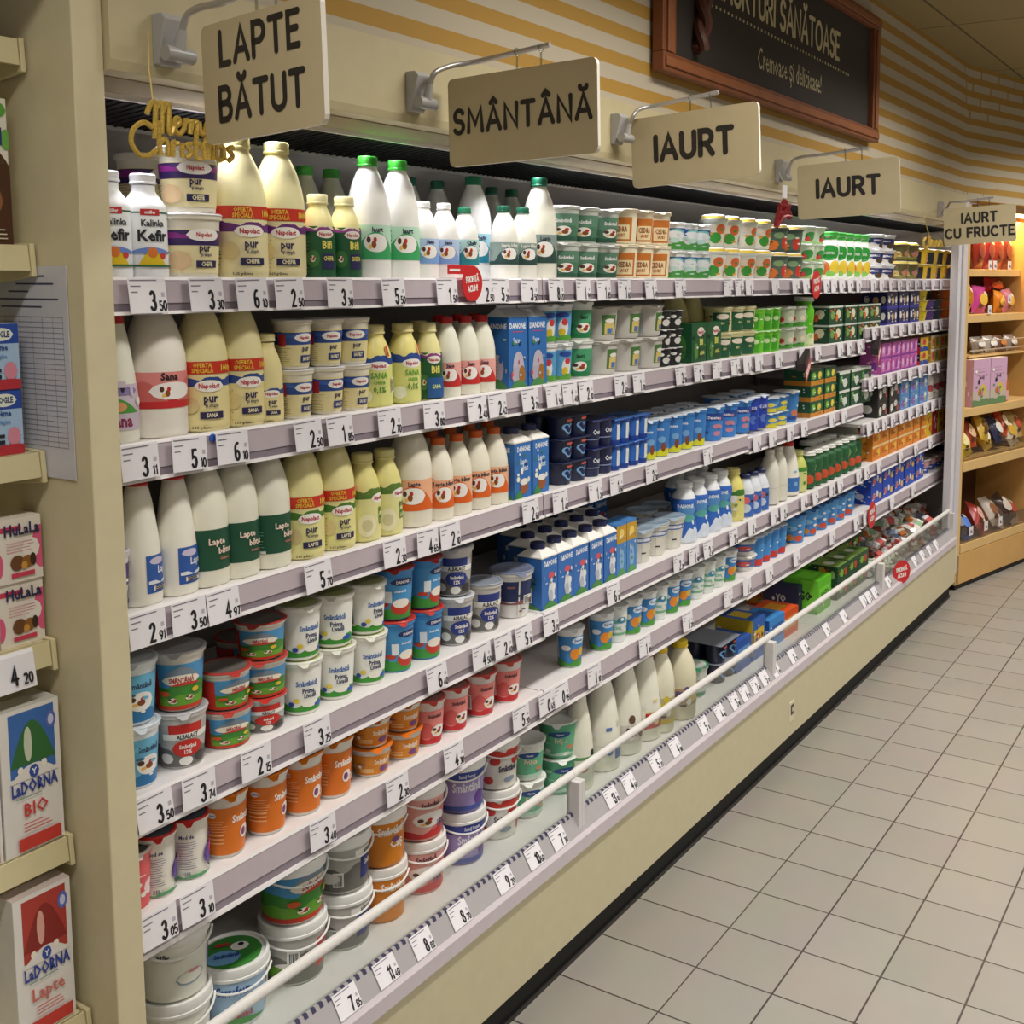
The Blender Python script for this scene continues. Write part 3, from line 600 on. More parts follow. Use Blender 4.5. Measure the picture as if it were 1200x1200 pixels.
kind('dark_dome_cup', 'cup', 'dark green fruit cup with cereal dome', .056, C('yogurt_cup', .04, .049, .1, '#4a5c50', '#e4e2d8', [('r', -1.8, 1.8, .1, .9, '#4e6a58'), ('e', -.3, .3, .4, .24, '#d8782c'), ('e', .5, .4, .25, .3, '#c83a2a'), ('e', .1, .75, .3, .14, '#88a878')], dome='#ccb25c'))
kind('pale_green_cup', 'cup', 'pale green fruit cup', .045, C('yogurt_cup', .036, .043, .067, '#dfeeda', '#e6eee4', [('b', .06, .9, '#dcecd2'), ('e', .1, .5, .5, .26, '#3f9a4a'), ('e', -.2, .3, .2, .2, '#d84a4a'), ('w', .06, .2, .04, 5, '#a8d080')]))
kind('sachet_bottle', 'bottle', 'white drink bottle with green oval emblem', .042, B('yogurt_bottle', .042, .19, SLIM, '#f2f6f0', '#5ac85a', [('b', .0, .94, '#f2f6f0'), ('e', -.1, .56, .8, .16, '#2a9a3a'), ('t', -.1, .53, .05, 'ACTIVIA', '#f4f8f0', .9), ('w', .84, .9, .02, 5, '#56c456'), ('e', -.4, .24, .4, .14, '#e07a3a'), ('e', .35, .26, .4, .14, '#e8c83a'), ('e', 0, .12, .3, .06, '#8ac85a')], seg=16))
kind('navy_cup', 'cup', 'white dessert cup with navy band', .06, C('dessert_cup', .046, .054, .067, '#eeeeea', '#e6e6ec', [('r', -2, 2, .38, .86, '#2b3470'), ('e', -.4, .3, .35, .2, '#ece8dc'), ('e', .4, .3, .35, .2, '#55402e'), ('r', -.3, .3, .6, .74, '#e8e6f0')]))
kind('yellow_dome_cup', 'cup', 'brown patterned cup under a yellow dome', .065, C('dessert_cup', .05, .06, .09, '#6a5a30', '#d8d2b0', [('b', .08, .85, '#5c5a30'), ('e', -.4, .4, .4, .26, '#c8a848'), ('e', .5, .5, .4, .22, '#b87a68'), ('e', .1, .2, .5, .12, '#88803a')], dome='#e2cf60'))
kind('black_yellow_cup', 'cup', 'black and yellow dessert cup', .066, C('dessert_cup', .05, .058, .078, '#d8b82a', '#d9d4b8', [('r', -1.1, .1, .05, .9, '#1f2024'), ('e', -.6, .45, .3, .25, '#8a93a0'), ('r', .5, .75, .05, .9, '#c87824')], seg=16))

# second shelf
kind('sana_cone', 'bottle', 'narrow white bottle with lilac label', .033, B('milk_bottle', .033, .205, CONE, MILK, '#c02a22', [('r', -1.4, 1.2, .11, .46, '#cdbfcf'), ('h', -.9, .7, .24, .36, '#4f9a40'), ('e', .0, .29, .3, .04, '#e0a070'), ('t', .1, .14, .09, 'Sana', '#8a2a5a', .75, .05), ('e', .2, .41, .5, .03, '#8a7ab0')]))
kind('sana_big', 'bottle', 'big white sana bottle with pink label', .049, B('milk_bottle', .049, .235, ROUND, '#efeadf', '#c02a22', [('b', .21, .46, '#e08a86'), ('b', .21, .27, '#c42a2a'), ('h', -1, 0, .26, .4, '#d06a64'), ('h', .2, 1, .26, .42, '#d06a64'), ('t', .05, .405, .05, 'Sana', '#1c1c24', .95, .03), ('e', .12, .33, .5, .06, '#f2eeea'), cow(-.05, .32, .13), ('l', 1.1, 1.6, .24, .44, 7, '#7a4a4a')]))
kind('sana_cream', 'bottle', 'big cream sana bottle with blue wave', .043, B('milk_bottle', .043, .235, ROUND, '#ece2ac', '#eee6a6', napo('#ebdda0', '#2a4a8e', 'pur', 'SANA')))
kind('sana_cream_small', 'bottle', 'small cream bottle with blue wave', .03, B('milk_bottle', .03, .16, SMALL, '#e8dca0', '#e9dfa6', napo('#ebdda0', '#2a4a8e', 'pur', 'SANA', red=False)))
btub = [('b', .08, .88, '#e9dca6'), ('b', .56, .84, '#2a4a92'), ('wr', -2, 2, .72, .82, .03, 8, '#3a62b0'), ('r', -.75, -.45, .52, .8, '#c0303a'), ('e', .25, .72, .4, .1, '#f4f0ea'), ('t', .25, .69, .07, 'Napolact', '#b8283c', .75), ('t', .3, .42, .12, 'pur', '#2a2450', .8, .05), ('r', .08, .62, .16, .32, '#2a3a78'), ('t', .35, .2, .08, 'IAURT', '#f0e8c0', .7), ('l', -.9, -.2, .14, .48, 8, '#7a7058')]
kind('blue_tub', 'tub', 'cream tub with blue wave band', .037, C('yogurt_tub', .031, .036, .0915, '#e6e0cc', '#dcdce0', btub, tab=False))
kind('sana_green', 'bottle', 'yellow green sana bottle with blue wave', .036, B('milk_bottle', .036, .166, SMALL, '#eadf8a', '#ebe0a0', [('b', .02, .6, '#dfe08a'), ('wr', -2, 2, .52, .62, .02, 7, '#2a4a92'), ('e', .15, .51, .42, .055, '#f4f0ea'), ('t', .15, .49, .045, 'Napolact', '#b8283c', .75), ('t', .15, .36, .07, 'SANA', '#6aa83a', .8, .03), ('t', .15, .29, .04, 'CHEFIR', '#6aa83a', .8), ('t', .15, .19, .07, '0,1%', '#4a8a2a', .8, .03), ('e', -.35, .15, .25, .08, '#eef0d8'), ('bar', .75, .18, .2, .18), ('r', .45, .55, .62, .75, '#c83a2a')], caph=.11))
kind('green_drink2', 'bottle', 'green and blue sleeved drink bottle', .030, B('yogurt_bottle', .030, .165, SMALL, '#eae2a0', '#ebe3aa', gd+[('r', -.1, .7, .04, .3, '#2a5a96'), ('t', .3, .16, .05, 'SANA', '#d8e890', .6)], caph=.12))
kind('red_cap_small', 'bottle', 'small red-capped sana bottle', .031, B('milk_bottle', .031, .176, ROUND, '#eae9d8', '#c4282a', farm(0, '#e8a8a0', '#c8302c', 'Sana', .14, .44)))
kind('blue_carton', 'carton', 'blue sana carton with wheat and glass print', .041, CA('milk_carton', .078, .068, .196, '#2f6ab2', [('b', 0, 1, '#2f6fb8'), ('t', -.05, .84, .08, 'DANONE', '#f2f4f8', .8, .05), ('r', -.6, .5, .79, .8, '#d84a5a'), ('t', -.2, .64, .075, 'Sana', '#cfe0f4', .9), ('e', .0, .3, .6, .22, '#bdb8c8'), ('r', -.6, .6, .1, .3, '#b4b0c0'), ('e', .35, .18, .35, .14, '#a8702e'), ('h', -1, 1, 0, .12, '#4a8a4a')], [('b', 0, 1, '#2f6fb8'), ('t', 0, .84, .07, 'DANONE', '#f2f4f8', .8, .05), ('e', 0, .28, .6, .2, '#b8b4c4'), ('h', -1, 1, 0, .14, '#4a8a4a')], roof='gable', roofcol='#dfe3e8'))
cowc = [('b', .06, .92, '#5aa0d0'), ('r', -2, -1.1, .06, .92, '#e8ecec'), ('e', .1, .8, .4, .08, '#2a4a9c'), ('e', .15, .42, .3, .26, '#e8e4e0'), ('e', .2, .6, .18, .1, '#c83a3a'), ('e', .05, .3, .2, .12, '#d8b82a'), ('w', .06, .2, .04, 5, '#5aa03a')]
kind('cow_cup', 'cup', 'sky blue cup with cow print', .035, C('yogurt_cup', .030, .034, .098, '#e9ebea', '#dcdfe0', cowc))
kind('tall_green_cup', 'cup', 'tall green cup with cow emblem', .044, C('sour_cream_cup', .036, .042, .1, '#e2e6de', '#dfe2dc', tubfarm('#4aa070', '#2f8a58', '#1f7a48', 'Iaurt', '#1c2a24')))
kind('grey_tub', 'tub', 'grey white tub with green and blue print', .06, C('yogurt_tub', .05, .057, .092, '#cdc9c0', '#d6d3cc', [('b', .06, .9, '#c9c6c0'), ('r', -1.2, -.4, .1, .85, '#a8b0bc'), ('r', -.9, -.65, .5, .8, '#c0383a'), ('r', .1, .7, .2, .85, '#4a7a3a'), ('r', .2, .62, .22, .6, '#e0c878'), ('r', .3, .55, .24, .42, '#4a78b8'), ('e', .4, .66, .2, .07, '#f2ece4')]))
kind('black_white_cup', 'cup', 'small black cup with white swirls', .036, C('yogurt_cup', .029, .034, .055, '#26282a', '#d8d8d4', [('b', .06, .9, '#242628'), ('e', -.5, .55, .3, .2, '#e8e8e4'), ('e', .4, .4, .3, .2, '#dcdcd8'), ('e', 0, .75, .2, .1, '#f0f0ec')], seg=16))
kind('green_carton', 'carton', 'dark green drink carton with red oval', .052, CA('drink_carton', .1, .07, .122, '#1f5a32', [('b', 0, 1, '#1f5a32'), ('e', .25, .78, .5, .12, '#f0e4dc'), ('t', .25, .74, .09, 'Napolact', '#b8283c', .7), ('t', .3, .45, .16, 'Bifi', '#e0e070', .7, .05), ('r', .05, .75, .1, .36, '#2e4a2a'), ('t', .4, .2, .1, 'SANA', '#d8d870', .7), ('e', -.45, .3, .3, .2, '#5a8a3a')], [('b', 0, 1, '#1c5230'), ('e', 0, .4, .5, .3, '#3f7a3a')], [('r', -1, 1, 0, 1, '#24603a')]))
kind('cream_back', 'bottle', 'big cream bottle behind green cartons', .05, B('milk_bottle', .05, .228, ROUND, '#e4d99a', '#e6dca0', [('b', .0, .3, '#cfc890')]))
kind('yellow_green_pack', 'cup', 'cream and green striped cup', .047, C('yogurt_cup', .042, .046, .083, '#e2dba8', '#dcd6b0', [('r', -1.5, -.2, .05, .9, '#e6dfae'), ('r', -.2, .7, .05, .9, '#1f5a3a'), ('e', .3, .72, .36, .12, '#eadccc'), ('t', .3, .38, .1, 'BIO', '#e8e0a0', .8)], seg=16, tab=False))
kind('lime_cup', 'cup', 'lime green cup', .035, C('yogurt_cup', .030, .034, .078, '#7ad03a', '#c8e8b8', [('b', .05, .9, '#6cc832'), ('r', -.3, .3, .1, .86, '#4aa828'), ('e', 0, .6, .25, .12, '#d8f0b8')], seg=16))
kind('white_green_cup', 'cup', 'white cup with strawberry and green base', .054, C('yogurt_cup', .044, .051, .078, '#cfd6c4', '#dadfd4', [('b', .05, .9, '#c3ccb2'), ('w', .05, .26, .03, 6, '#4a9a34'), ('e', -.3, .45, .2, .14, '#c83a30'), ('e', .3, .5, .2, .14, '#e8e0c8')], seg=16))
kind('lime_bottle', 'bottle', 'lime green drink bottle with white cap', .04, B('yogurt_bottle', .04, .19, SLIM, '#62c028', '#eef2ea', [('w', 0, .24, .05, 4, '#dfe8b8'), ('e', -.3, .6, .3, .1, '#a8e070')], seg=16))
def trayp(body, lid, front): return CA('yogurt_pack', .16, .12, .075, body, front, front, [('r', -1, 1, 0, 1, lid)])
kind('dark_green_pack', 'pack', 'dark green four-cup pack', .084, trayp('#1d4a30', '#2c5c40', [('b', 0, 1, '#1d4a30'), ('e', -.5, .5, .3, .22, '#7aa048'), ('e', .35, .55, .35, .25, '#e0d8b8'), ('e', .1, .35, .18, .2, '#d8622a'), ('r', -1, 1, .9, 1, '#cfd8cc')]))
kind('navy_pack', 'pack', 'navy dessert pack with white swirls', .085, trayp('#262a5c', '#3a3e70', [('b', 0, 1, '#262a5c'), ('e', -.6, .55, .22, .2, '#e6e2d8'), ('e', .1, .5, .25, .22, '#d0a878'), ('e', .7, .55, .18, .22, '#ece8e0'), ('b', 0, .15, '#3c3aa0')]))
for key, col, nm in (('red_cup', '#d83a1e', 'red orange'), ('yellow_cup', '#dccb22', 'yellow'), ('violet_cup', '#5a3a86', 'violet'), ('slate_cup', '#3c4450', 'slate grey'), ('amber_cup', '#d8762a', 'amber')):
    kind(key, 'cup', nm+' dessert cup', .06, C('dessert_cup', .048, .056, .052, col, '#d8d0c8', [('e', 0, .5, .4, .2, col)], seg=16, tab=False))

# third shelf
kind('purple_pot', 'cup', 'purple and white cup beside the end panel', .026, C('yogurt_cup', .022, .025, .1, '#dad6dc', '#c8c4cc', [('b', .5, .9, '#4a3476'), ('e', 0, .4, .5, .12, '#e8e4ec'), ('w', .06, .4, .05, 8, '#8a8a90')]))
kind('blue_cone', 'bottle', 'conical white bottle with blue label', .034, B('milk_bottle', .034, .212, CONE, '#efecdf', '#c42a22', [('r', -.05, 1.5, .1, .39, '#2f5aa8'), ('e', .35, .345, .3, .028, '#c8c0d8'), ('t', .62, .25, .055, 'Lapte', '#e8ecf4', .85, .02), ('t', 1.15, .2, .05, 'bătut', '#e8ecf4', .85, .02), ('wr', -.0, 1.5, .17, .19, .012, 11, '#dfe6f0'), ('r', .15, .7, .12, .155, '#e8e6e0'), ('l', .2, .65, .125, .15, 3, '#222222')]))
kind('green_label', 'bottle', 'big white bottle with dark green label', .041, B('milk_bottle', .041, .235, ROUND, '#ebe8d6', '#1c5a40', lapteb()))
kind('cream_green', 'bottle', 'big cream bottle with green wave', .043, B('milk_bottle', .043, .235, ROUND, '#e9e0a2', '#ece4a6', napo('#e8e29a', '#4a7a2e', 'pur', 'LAPTE')))
kind('cream_green_small', 'bottle', 'small cream bottle with green wave', .035, B('milk_bottle', .035, .177, SMALL, '#e0d88c', '#e6de9a', [('b', .02, .56, '#e4e09a'), ('wr', -2, 2, .5, .6, .02, 6, '#5a7a30'), ('e', .45, .5, .38, .055, '#f4efe6'), ('t', .45, .48, .042, 'Napolact', '#b8283c', .75), ('t', .6, .34, .08, 'pur', '#4a7a2a', .8, .05), ('r', .4, .85, .2, .3, '#4a7a2a'), ('t', .62, .22, .045, 'LAPTE', '#f0ecb0', .7), ('e', -.1, .2, .35, .13, '#efe8c0'), ('e', -.1, .2, .2, .07, '#d8cfa0')], caph=.11))
kind('orange_big', 'bottle', 'big white bottle with orange label', .047, B('milk_bottle', .047, .235, ROUND, '#ebe6d4', '#d8641e', farm(0, '#f0b48c', '#e0641c', 'Lapte')))
kind('orange_small', 'bottle', 'small orange-capped milk bottle', .0335, B('milk_bottle', .0335, .18, ROUND, '#ece8d6', '#dc6420', farm(0, '#f2b890', '#e2661e', 'Lapte bătut', .16, .5)))
kind('milk_carton', 'carton', 'blue milk carton with navy screw cap', .038, CA('milk_carton', .07, .07, .17, '#3270ba', [('b', 0, 1, '#3674be'), ('t', .1, .85, .09, 'DANONE', '#f2f4f8', .72, .05), ('t', .1, .62, .1, 'Lapte', '#d8e6f6', .7), ('t', .15, .5, .1, 'bătut', '#d8e6f6', .7), ('e', .1, .2, .5, .12, '#9a5a30'), ('e', .1, .3, .5, .06, '#f0eee8'), ('e', -.6, .36, .2, .05, '#f4f2e8'), ('h', -1, 0, 0, .16, '#3f8a3f')], [('b', 0, 1, '#3674be'), ('t', 0, .85, .08, 'DANONE', '#f2f4f8', .7, .05), ('e', 0, .25, .5, .13, '#9a5a30'), ('h', -1, 1, 0, .14, '#3f8a3f')], roof='taper', cap='#1f2a5a'))
heart = [('e', -.22, .52, .26, .14, '#7fb0e0'), ('e', .22, .52, .26, .14, '#7fb0e0'), ('h', -.42, .42, .5, .2, '#7fb0e0'), ('e', -.18, .53, .15, .09, '#1c2450'), ('e', .18, .53, .15, .09, '#1c2450'), ('h', -.28, .28, .5, .28, '#1c2450'), ('r', -.2, .3, .76, .86, '#c85a4a')]
kind('heart_pack', 'pack', 'navy four-cup pack with blue hearts', .068, PK('yogurt_pack', 2, .034, .059, '#1c2448', '#2c3656', heart, 2))
kind('oval_pack', 'pack', 'dark blue four-cup pack', .062, PK('yogurt_pack', 2, .031, .076, '#1a2350', '#27306a', [('t', 0, .5, .16, 'Cremă', '#e8ecf4', .7, .04), ('e', .7, .45, .25, .2, '#e0e2e6'), ('r', -.8, .8, .3, .34, '#8a94b8')], 2))
kind('blue_pack', 'pack', 'bright blue four-cup pack', .05, PK('yogurt_pack', 2, .025, .071, '#2450a8', '#4a80cc', [('r', -1.2, -.3, .1, .85, '#2f6cc4'), ('r', -.25, .1, .15, .8, '#dfe6ea'), ('e', .5, .5, .35, .22, '#cfe0ee'), ('b', .06, .2, '#1c3f92')], 2))
kind('tall_blue_cup', 'cup', 'tall blue cup with yellow base', .039, C('yogurt_cup', .032, .037, .118, '#3a82cc', '#cfd8e2', [('b', .02, .9, '#3a80cc'), ('w', .02, .2, .05, 4, '#d8d82a'), ('t', -.1, .76, .09, 'Danone', '#f4f6fa', .75, .05), ('e', .1, .5, .25, .09, '#7ab0e0'), ('e', .2, .28, .16, .13, '#8a4a2a'), ('e', -.5, .12, .2, .08, '#d86a2a'), ('bar', -1.2, .3, .3, .35)]))
kind('plain_blue_cup', 'cup', 'tall plain blue cup', .047, C('yogurt_cup', .039, .045, .115, '#3a84d0', '#cfd8e2', [('b', .02, .9, '#3c86d2'), ('b', .66, .9, '#244a9c'), ('t', -.15, .72, .1, 'Danone', '#f4f6fa', .75, .05), ('e', .1, .48, .3, .08, '#d08a9a'), ('e', .1, .25, .25, .08, '#c88aa0')]))
kind('royal_cup', 'cup', 'royal blue cup', .034, C('yogurt_cup', .028, .033, .118, '#2748b0', '#d0d6e2', [('b', .02, .9, '#2746b4'), ('t', 0, .7, .1, 'DE LUX', '#e8ecf6', .7), ('e', .1, .35, .3, .14, '#5a7cc8')], seg=16))
kind('blue_yellow_cup', 'cup', 'blue and yellow fruit cup', .044, C('yogurt_cup', .036, .042, .055, '#3a84cc', '#dde2e4', [('b', .05, .9, '#3f88cc'), ('w', .05, .32, .06, 5, '#e0d43a'), ('e', .2, .6, .3, .16, '#f0e060')], seg=16))
kind('big_blue_cup', 'cup', 'big sky blue cup', .05, C('yogurt_cup', .042, .048, .118, '#3a80c8', '#e2e4e4', [('b', .1, .9, '#3d82c8'), ('b', .1, .22, '#2c4a94'), ('e', .3, .35, .3, .12, '#d07a5a')], seg=16))
kind('green_orange_pack', 'pack', 'green fruit yogurt pack', .074, CA('yogurt_pack', .138, .11, .0615, '#2a6238', [('b', 0, 1, '#24593a'), ('r', -1, 1, 0, .3, '#cf8a2e'), ('e', -.5, .6, .3, .22, '#7ab83a'), ('e', .4, .6, .28, .24, '#e8d040')], [('b', 0, 1, '#24593a'), ('r', -1, 1, 0, .3, '#cf8a2e')], [('r', -1, 1, 0, 1, '#d8dccc')]))
kind('green_pack', 'pack', 'dark green pack with white print', .074, CA('yogurt_pack', .138, .11, .077, '#1d4c30', [('b', 0, 1, '#1e4f32'), ('e', .1, .4, .5, .22, '#d6dcd0'), ('e', -.6, .6, .25, .2, '#5c9a4a'), ('r', -1, 1, .86, 1, '#dfe4da')], [('b', 0, 1, '#1e4f32'), ('e', 0, .5, .5, .2, '#c8d2c4')], [('r', -1, 1, 0, 1, '#e2e6de')]))
kind('pink_pack', 'pack', 'pink and violet yogurt pack', .072, CA('yogurt_pack', .138, .1, .07, '#c860b0', [('b', 0, 1, '#c45cae'), ('e', -.6, .5, .25, .3, '#e8b8d8'), ('e', .1, .5, .2, .32, '#8a3aa0'), ('e', .6, .5, .25, .3, '#e0a8d0'), ('b', 0, .12, '#7a3a96')], [('b', 0, 1, '#c45cae'), ('e', .3, .5, .3, .3, '#7a3a9a')], [('r', -1, 1, 0, 1, '#d8c0d4')]))
kind('red_navy_pack', 'pack', 'red yellow and blue dessert pack', .08, CA('yogurt_pack', .15, .1, .07, '#c8442a', [('b', 0, 1, '#d8b83a'), ('b', 0, .34, '#2a4a9a'), ('e', 0, .65, .4, .22, '#c83a2a')], [('b', 0, 1, '#c8342a'), ('b', .3, .8, '#24243c')], [('r', -1, 1, 0, 1, '#8a7a60')]))
kind('fruit_pack', 'pack', 'yellow fruit yogurt pack', .09, CA('yogurt_pack', .17, .1, .07, '#c8b45a', [('b', 0, 1, '#c8a84a'), ('e', -.4, .5, .3, .32, '#c83a5a'), ('e', .4, .5, .3, .3, '#5a8a3a'), ('b', .86, 1, '#e8e4d4')], [('b', 0, 1, '#c4a444'), ('e', 0, .5, .5, .3, '#c8404a')], [('r', -1, 1, 0, 1, '#e2dccb')]))
kind('mono_pack', 'pack', 'black and white four-cup pack', .08, CA('yogurt_pack', .15, .1, .075, '#2a2a2a', [('b', 0, 1, '#2c2c2a'), ('e', -.5, .4, .3, .25, '#dedcd4'), ('e', .3, .6, .35, .2, '#c8c6be'), ('e', .7, .3, .2, .18, '#b84a3a')], [('b', 0, 1, '#2c2c2a'), ('e', 0, .5, .5, .25, '#d8d6ce')], [('r', -1, 1, 0, 1, '#cfcdc6')]))
kind('blue_violet_pack', 'pack', 'light blue and violet yogurt pack', .078, CA('yogurt_pack', .15, .1, .07, '#5a8ac8', [('b', 0, 1, '#5a8cc8'), ('e', -.4, .4, .35, .25, '#8a5ab0'), ('e', .4, .6, .3, .2, '#d8e4f0'), ('r', .3, .5, .1, .5, '#e0c83a')], [('b', 0, 1, '#5a8cc8'), ('e', .2, .5, .4, .25, '#9a70b8')], [('r', -1, 1, 0, 1, '#c8d4e0')]))
kind('slim_white_bottle', 'bottle', 'slim white drink bottle with red print', .05, B('yogurt_bottle', .045, .15, SLIM, '#e6e2de', '#e8e6e2', [('b', .1, .75, '#dcd4d0'), ('e', -.5, .5, .4, .14, '#5a4a6a'), ('e', .3, .4, .4, .12, '#b84a4a')], seg=16))
# fourth shelf
kind('sm_blue', 'cup', 'light blue sour cream cup', .040, C('sour_cream_cup', .033, .039, .107, '#dfe6ea', '#c9d2da', [('b', .06, .9, '#6ab4d8'), ('w', .06, .26, .03, 5, '#2a76b0'), ('t', .25, .66, .1, 'Smântână', '#2a3050', .7, .02), ('e', .25, .42, .4, .17, '#f0eee8'), cow(.15, .42, .3), ('l', -1.2, -.5, .3, .8, 8, '#3a6a8a')]))
kind('alb_red', 'cup', 'grey cup with red shield and cows', .046, C('sour_cream_cup', .038, .044, .1, '#cfccc8', '#b8b8bc', albal(w2='Smântână')))
kind('sm_red', 'cup', 'red sour cream cup with meadow', .046, C('sour_cream_cup', .038, .044, .105, '#ddd8d0', '#b9b9be', smant()))
kind('sm_squat', 'tub', 'squat red sour cream tub with meadow', .046, C('sour_cream_tub', .041, .045, .07, '#d8d4cc', '#b4403a', smant(), lidtop='#7a7470'))
kind('alb_squat', 'tub', 'squat grey tub with red shield', .043, C('sour_cream_tub', .038, .041, .066, '#cfccc8', '#c0322c', albal(), lidtop='#8a8682'))
kind('prima', 'cup', 'white cup with green hills', .0435, C('sour_cream_cup', .037, .042, .106, '#eceae2', '#dcdcd0', prima(), lidtop='#a8b070'))
kind('cream_blue', 'cup', 'blue cream cup with red lid', .044, C('cream_cup', .036, .042, .112, '#3f8ccc', '#b8342c', [('b', .04, .93, '#4a96d0'), ('w', .04, .3, .04, 4, '#3f9a3f'), ('e', .3, .84, .45, .08, '#23306a'), ('t', .3, .81, .06, 'DANONE', '#f2f2f6', .8, .04), ('e', .25, .3, .42, .17, '#c43a2a'), ('e', .25, .38, .34, .1, '#f2ece0'), ('t', .2, .62, .05, 'Smântână', '#eaf2fa', .9), ('e', -.4, .36, .2, .05, '#c4442a'), ('r', -.35, -.1, .4, .65, '#e6ecf0')]))
kind('alb_blue', 'cup', 'grey cup with blue shield and cows', .047, C('sour_cream_cup', .039, .045, .113, '#cfccca', '#c9ccd2', albal('#2a3a86', 'Smântână'), lidtop='#8e959e'))
kind('alb_lid', 'cup', 'single grey blue cup, plastic lid', .049, C('sour_cream_cup', .039, .046, .118, '#cfccca', '#8f98a6', albal('#2a3a86', 'Smântână'), tab=False))
kind('wide_blue', 'cup', 'wide white cup with navy band', .055, C('sour_cream_cup', .043, .052, .118, '#e0dedb', '#7a84a0', [('b', .42, .9, '#22305e'), ('r', -.05, 0, .05, .9, '#e8e6e0'), ('r', -.1, .05, .05, .4, '#cfc9c2'), ('w', .34, .42, .03, 4, '#8a5a5a'), ('bar', .3, .35, .3, .2), ('r', -1.3, -.6, .5, .75, '#3a4a86')]))
kind('navy_cap_carton', 'carton', 'blue milk carton with navy screw cap', .037, CA('milk_carton', .072, .072, .165, '#3068b4', [('b', 0, 1, '#3570bc'), ('t', .1, .84, .1, 'DANONE', '#f2f4f8', .7, .05), ('e', .2, .64, .4, .06, '#d85a6a'), ('e', .2, .3, .42, .2, '#dfe3ea'), ('e', .1, .46, .22, .08, '#e6e4ea'), ('e', .5, .4, .2, .07, '#f0f0f0'), ('e', .1, .24, .25, .12, '#b8bcc8'), ('h', -1, 1, 0, .14, '#4a8a3f')], [('b', 0, 1, '#3570bc'), ('bar', -.1, .12, .6, .3), ('r', -.5, -.1, .7, .8, '#e8ecf2'), ('h', -1, 1, 0, .1, '#4a8a3f')], roof='taper', cap='#20295a'))
kind('gold_carton', 'carton', 'small carton with golden top band', .03, CA('drink_carton', .055, .06, .15, '#4a86c8', [('b', 0, .62, '#4a86c8'), ('b', .62, .95, '#c89a2a'), ('e', 0, .8, .5, .08, '#f0d878'), ('e', 0, .3, .5, .2, '#8ab4dc'), ('h', -1, 1, 0, .14, '#5a9a5a')], [('b', 0, .62, '#4a86c8'), ('b', .62, .95, '#2a3470')]))
kind('clear_cup', 'cup', 'tall white cup with blue rim band', .05, C('sour_cream_cup', .038, .048, .1, '#dedbd0', '#9fb2c4', [('b', .7, .88, '#3a62a8'), ('r', -.3, .5, .74, .84, '#e4e8ee'), ('r', -.02, .02, .05, .66, '#c8c5ba'), ('r', .6, .62, .05, .66, '#c4c1b6')]))
kind('waist_bottle', 'bottle', 'blue sleeved milk bottle with white cap', .044, B('milk_bottle', .042, .19, WAIST, '#e8ebee', '#e2e4e4', [('b', .04, .74, '#2f66bc'), ('e', .0, .55, .5, .1, '#5a9ad8'), ('t', -.1, .6, .06, 'DANONE', '#f0f4fa', .8, .04), ('e', .1, .42, .45, .06, '#58a8a0'), ('wr', -2, 2, .04, .2, .07, 5, '#d8e2ee'), ('e', -.6, .3, .3, .06, '#e4ecf6')]))
kind('yellow_bottle', 'bottle', 'yellow bottle with green neck band', .045, B('milk_bottle', .04, .18, SMALL, '#e6dc7a', '#e4da86', [('b', .02, .5, '#e0d884'), ('wr', -2, 2, .5, .6, .02, 6, '#3f7a2e'), ('e', -.2, .46, .36, .05, '#f0ece4'), ('t', -.1, .3, .07, 'pur', '#4a7a2a', .8), ('e', -.3, .16, .3, .08, '#c8c070')], caph=.11))
kind('navy_cap_cup', 'bottle', 'short blue bottle with navy cap', .034, B('yogurt_bottle', .033, .15, SMALL, '#dfe4ec', '#222b5c', [('b', .02, .62, '#3a6ab8'), ('e', -.2, .4, .5, .1, '#d86a7a'), ('e', -.1, .22, .5, .1, '#c8d4e8'), ('b', .55, .62, '#e8ecf2')], caph=.1))
kind('milk_glass_bottle', 'bottle', 'plain pale milk bottle', .04, B('milk_bottle', .037, .2, ROUND, '#e2e0d2', '#d8d4c8', [('b', .3, .31, '#cfccc0')]))
kind('red_cap_cone', 'bottle', 'white bottle with red cap and blue label', .05, B('milk_bottle', .046, .205, CONE, '#eae6da', '#c4281e', [('r', -1.6, 1, .08, .34, '#3a70b8'), ('e', -.6, .2, .5, .07, '#7ab0d8')]))
kind('yellow_green_bottle', 'bottle', 'yellow green drink bottle beside red cap', .045, B('yogurt_bottle', .04, .16, SMALL, '#c8cf6a', '#d8d890', [('b', .02, .5, '#d0d488'), ('b', .5, .6, '#4a8a3a')], caph=.11))
kind('foil_drink', 'bottle', 'green drink bottle with white foil top', .04, B('yogurt_bottle', .038, .145, SLIM, '#2c6a3a', '#eceee8', [('b', .04, .84, '#245e36'), ('e', -.5, .55, .5, .16, '#7ab060'), ('e', .1, .25, .4, .12, '#c8502e'), ('e', -.8, .2, .3, .1, '#d8c89a')], caph=.1, capr=1.12, seg=16))
kind('orange_pack', 'pack', 'orange drink pack', .064, CA('yogurt_pack', .124, .1, .068, '#d98324', [('b', 0, 1, '#dc8626'), ('e', -.5, .5, .3, .25, '#c8641c'), ('e', .4, .5, .35, .28, '#f0b848'), ('b', .84, 1, '#e8c890')], [('b', 0, 1, '#d47e22'), ('e', 0, .5, .4, .3, '#e8a840')], [('r', -1, 1, 0, 1, '#b8742c')]))
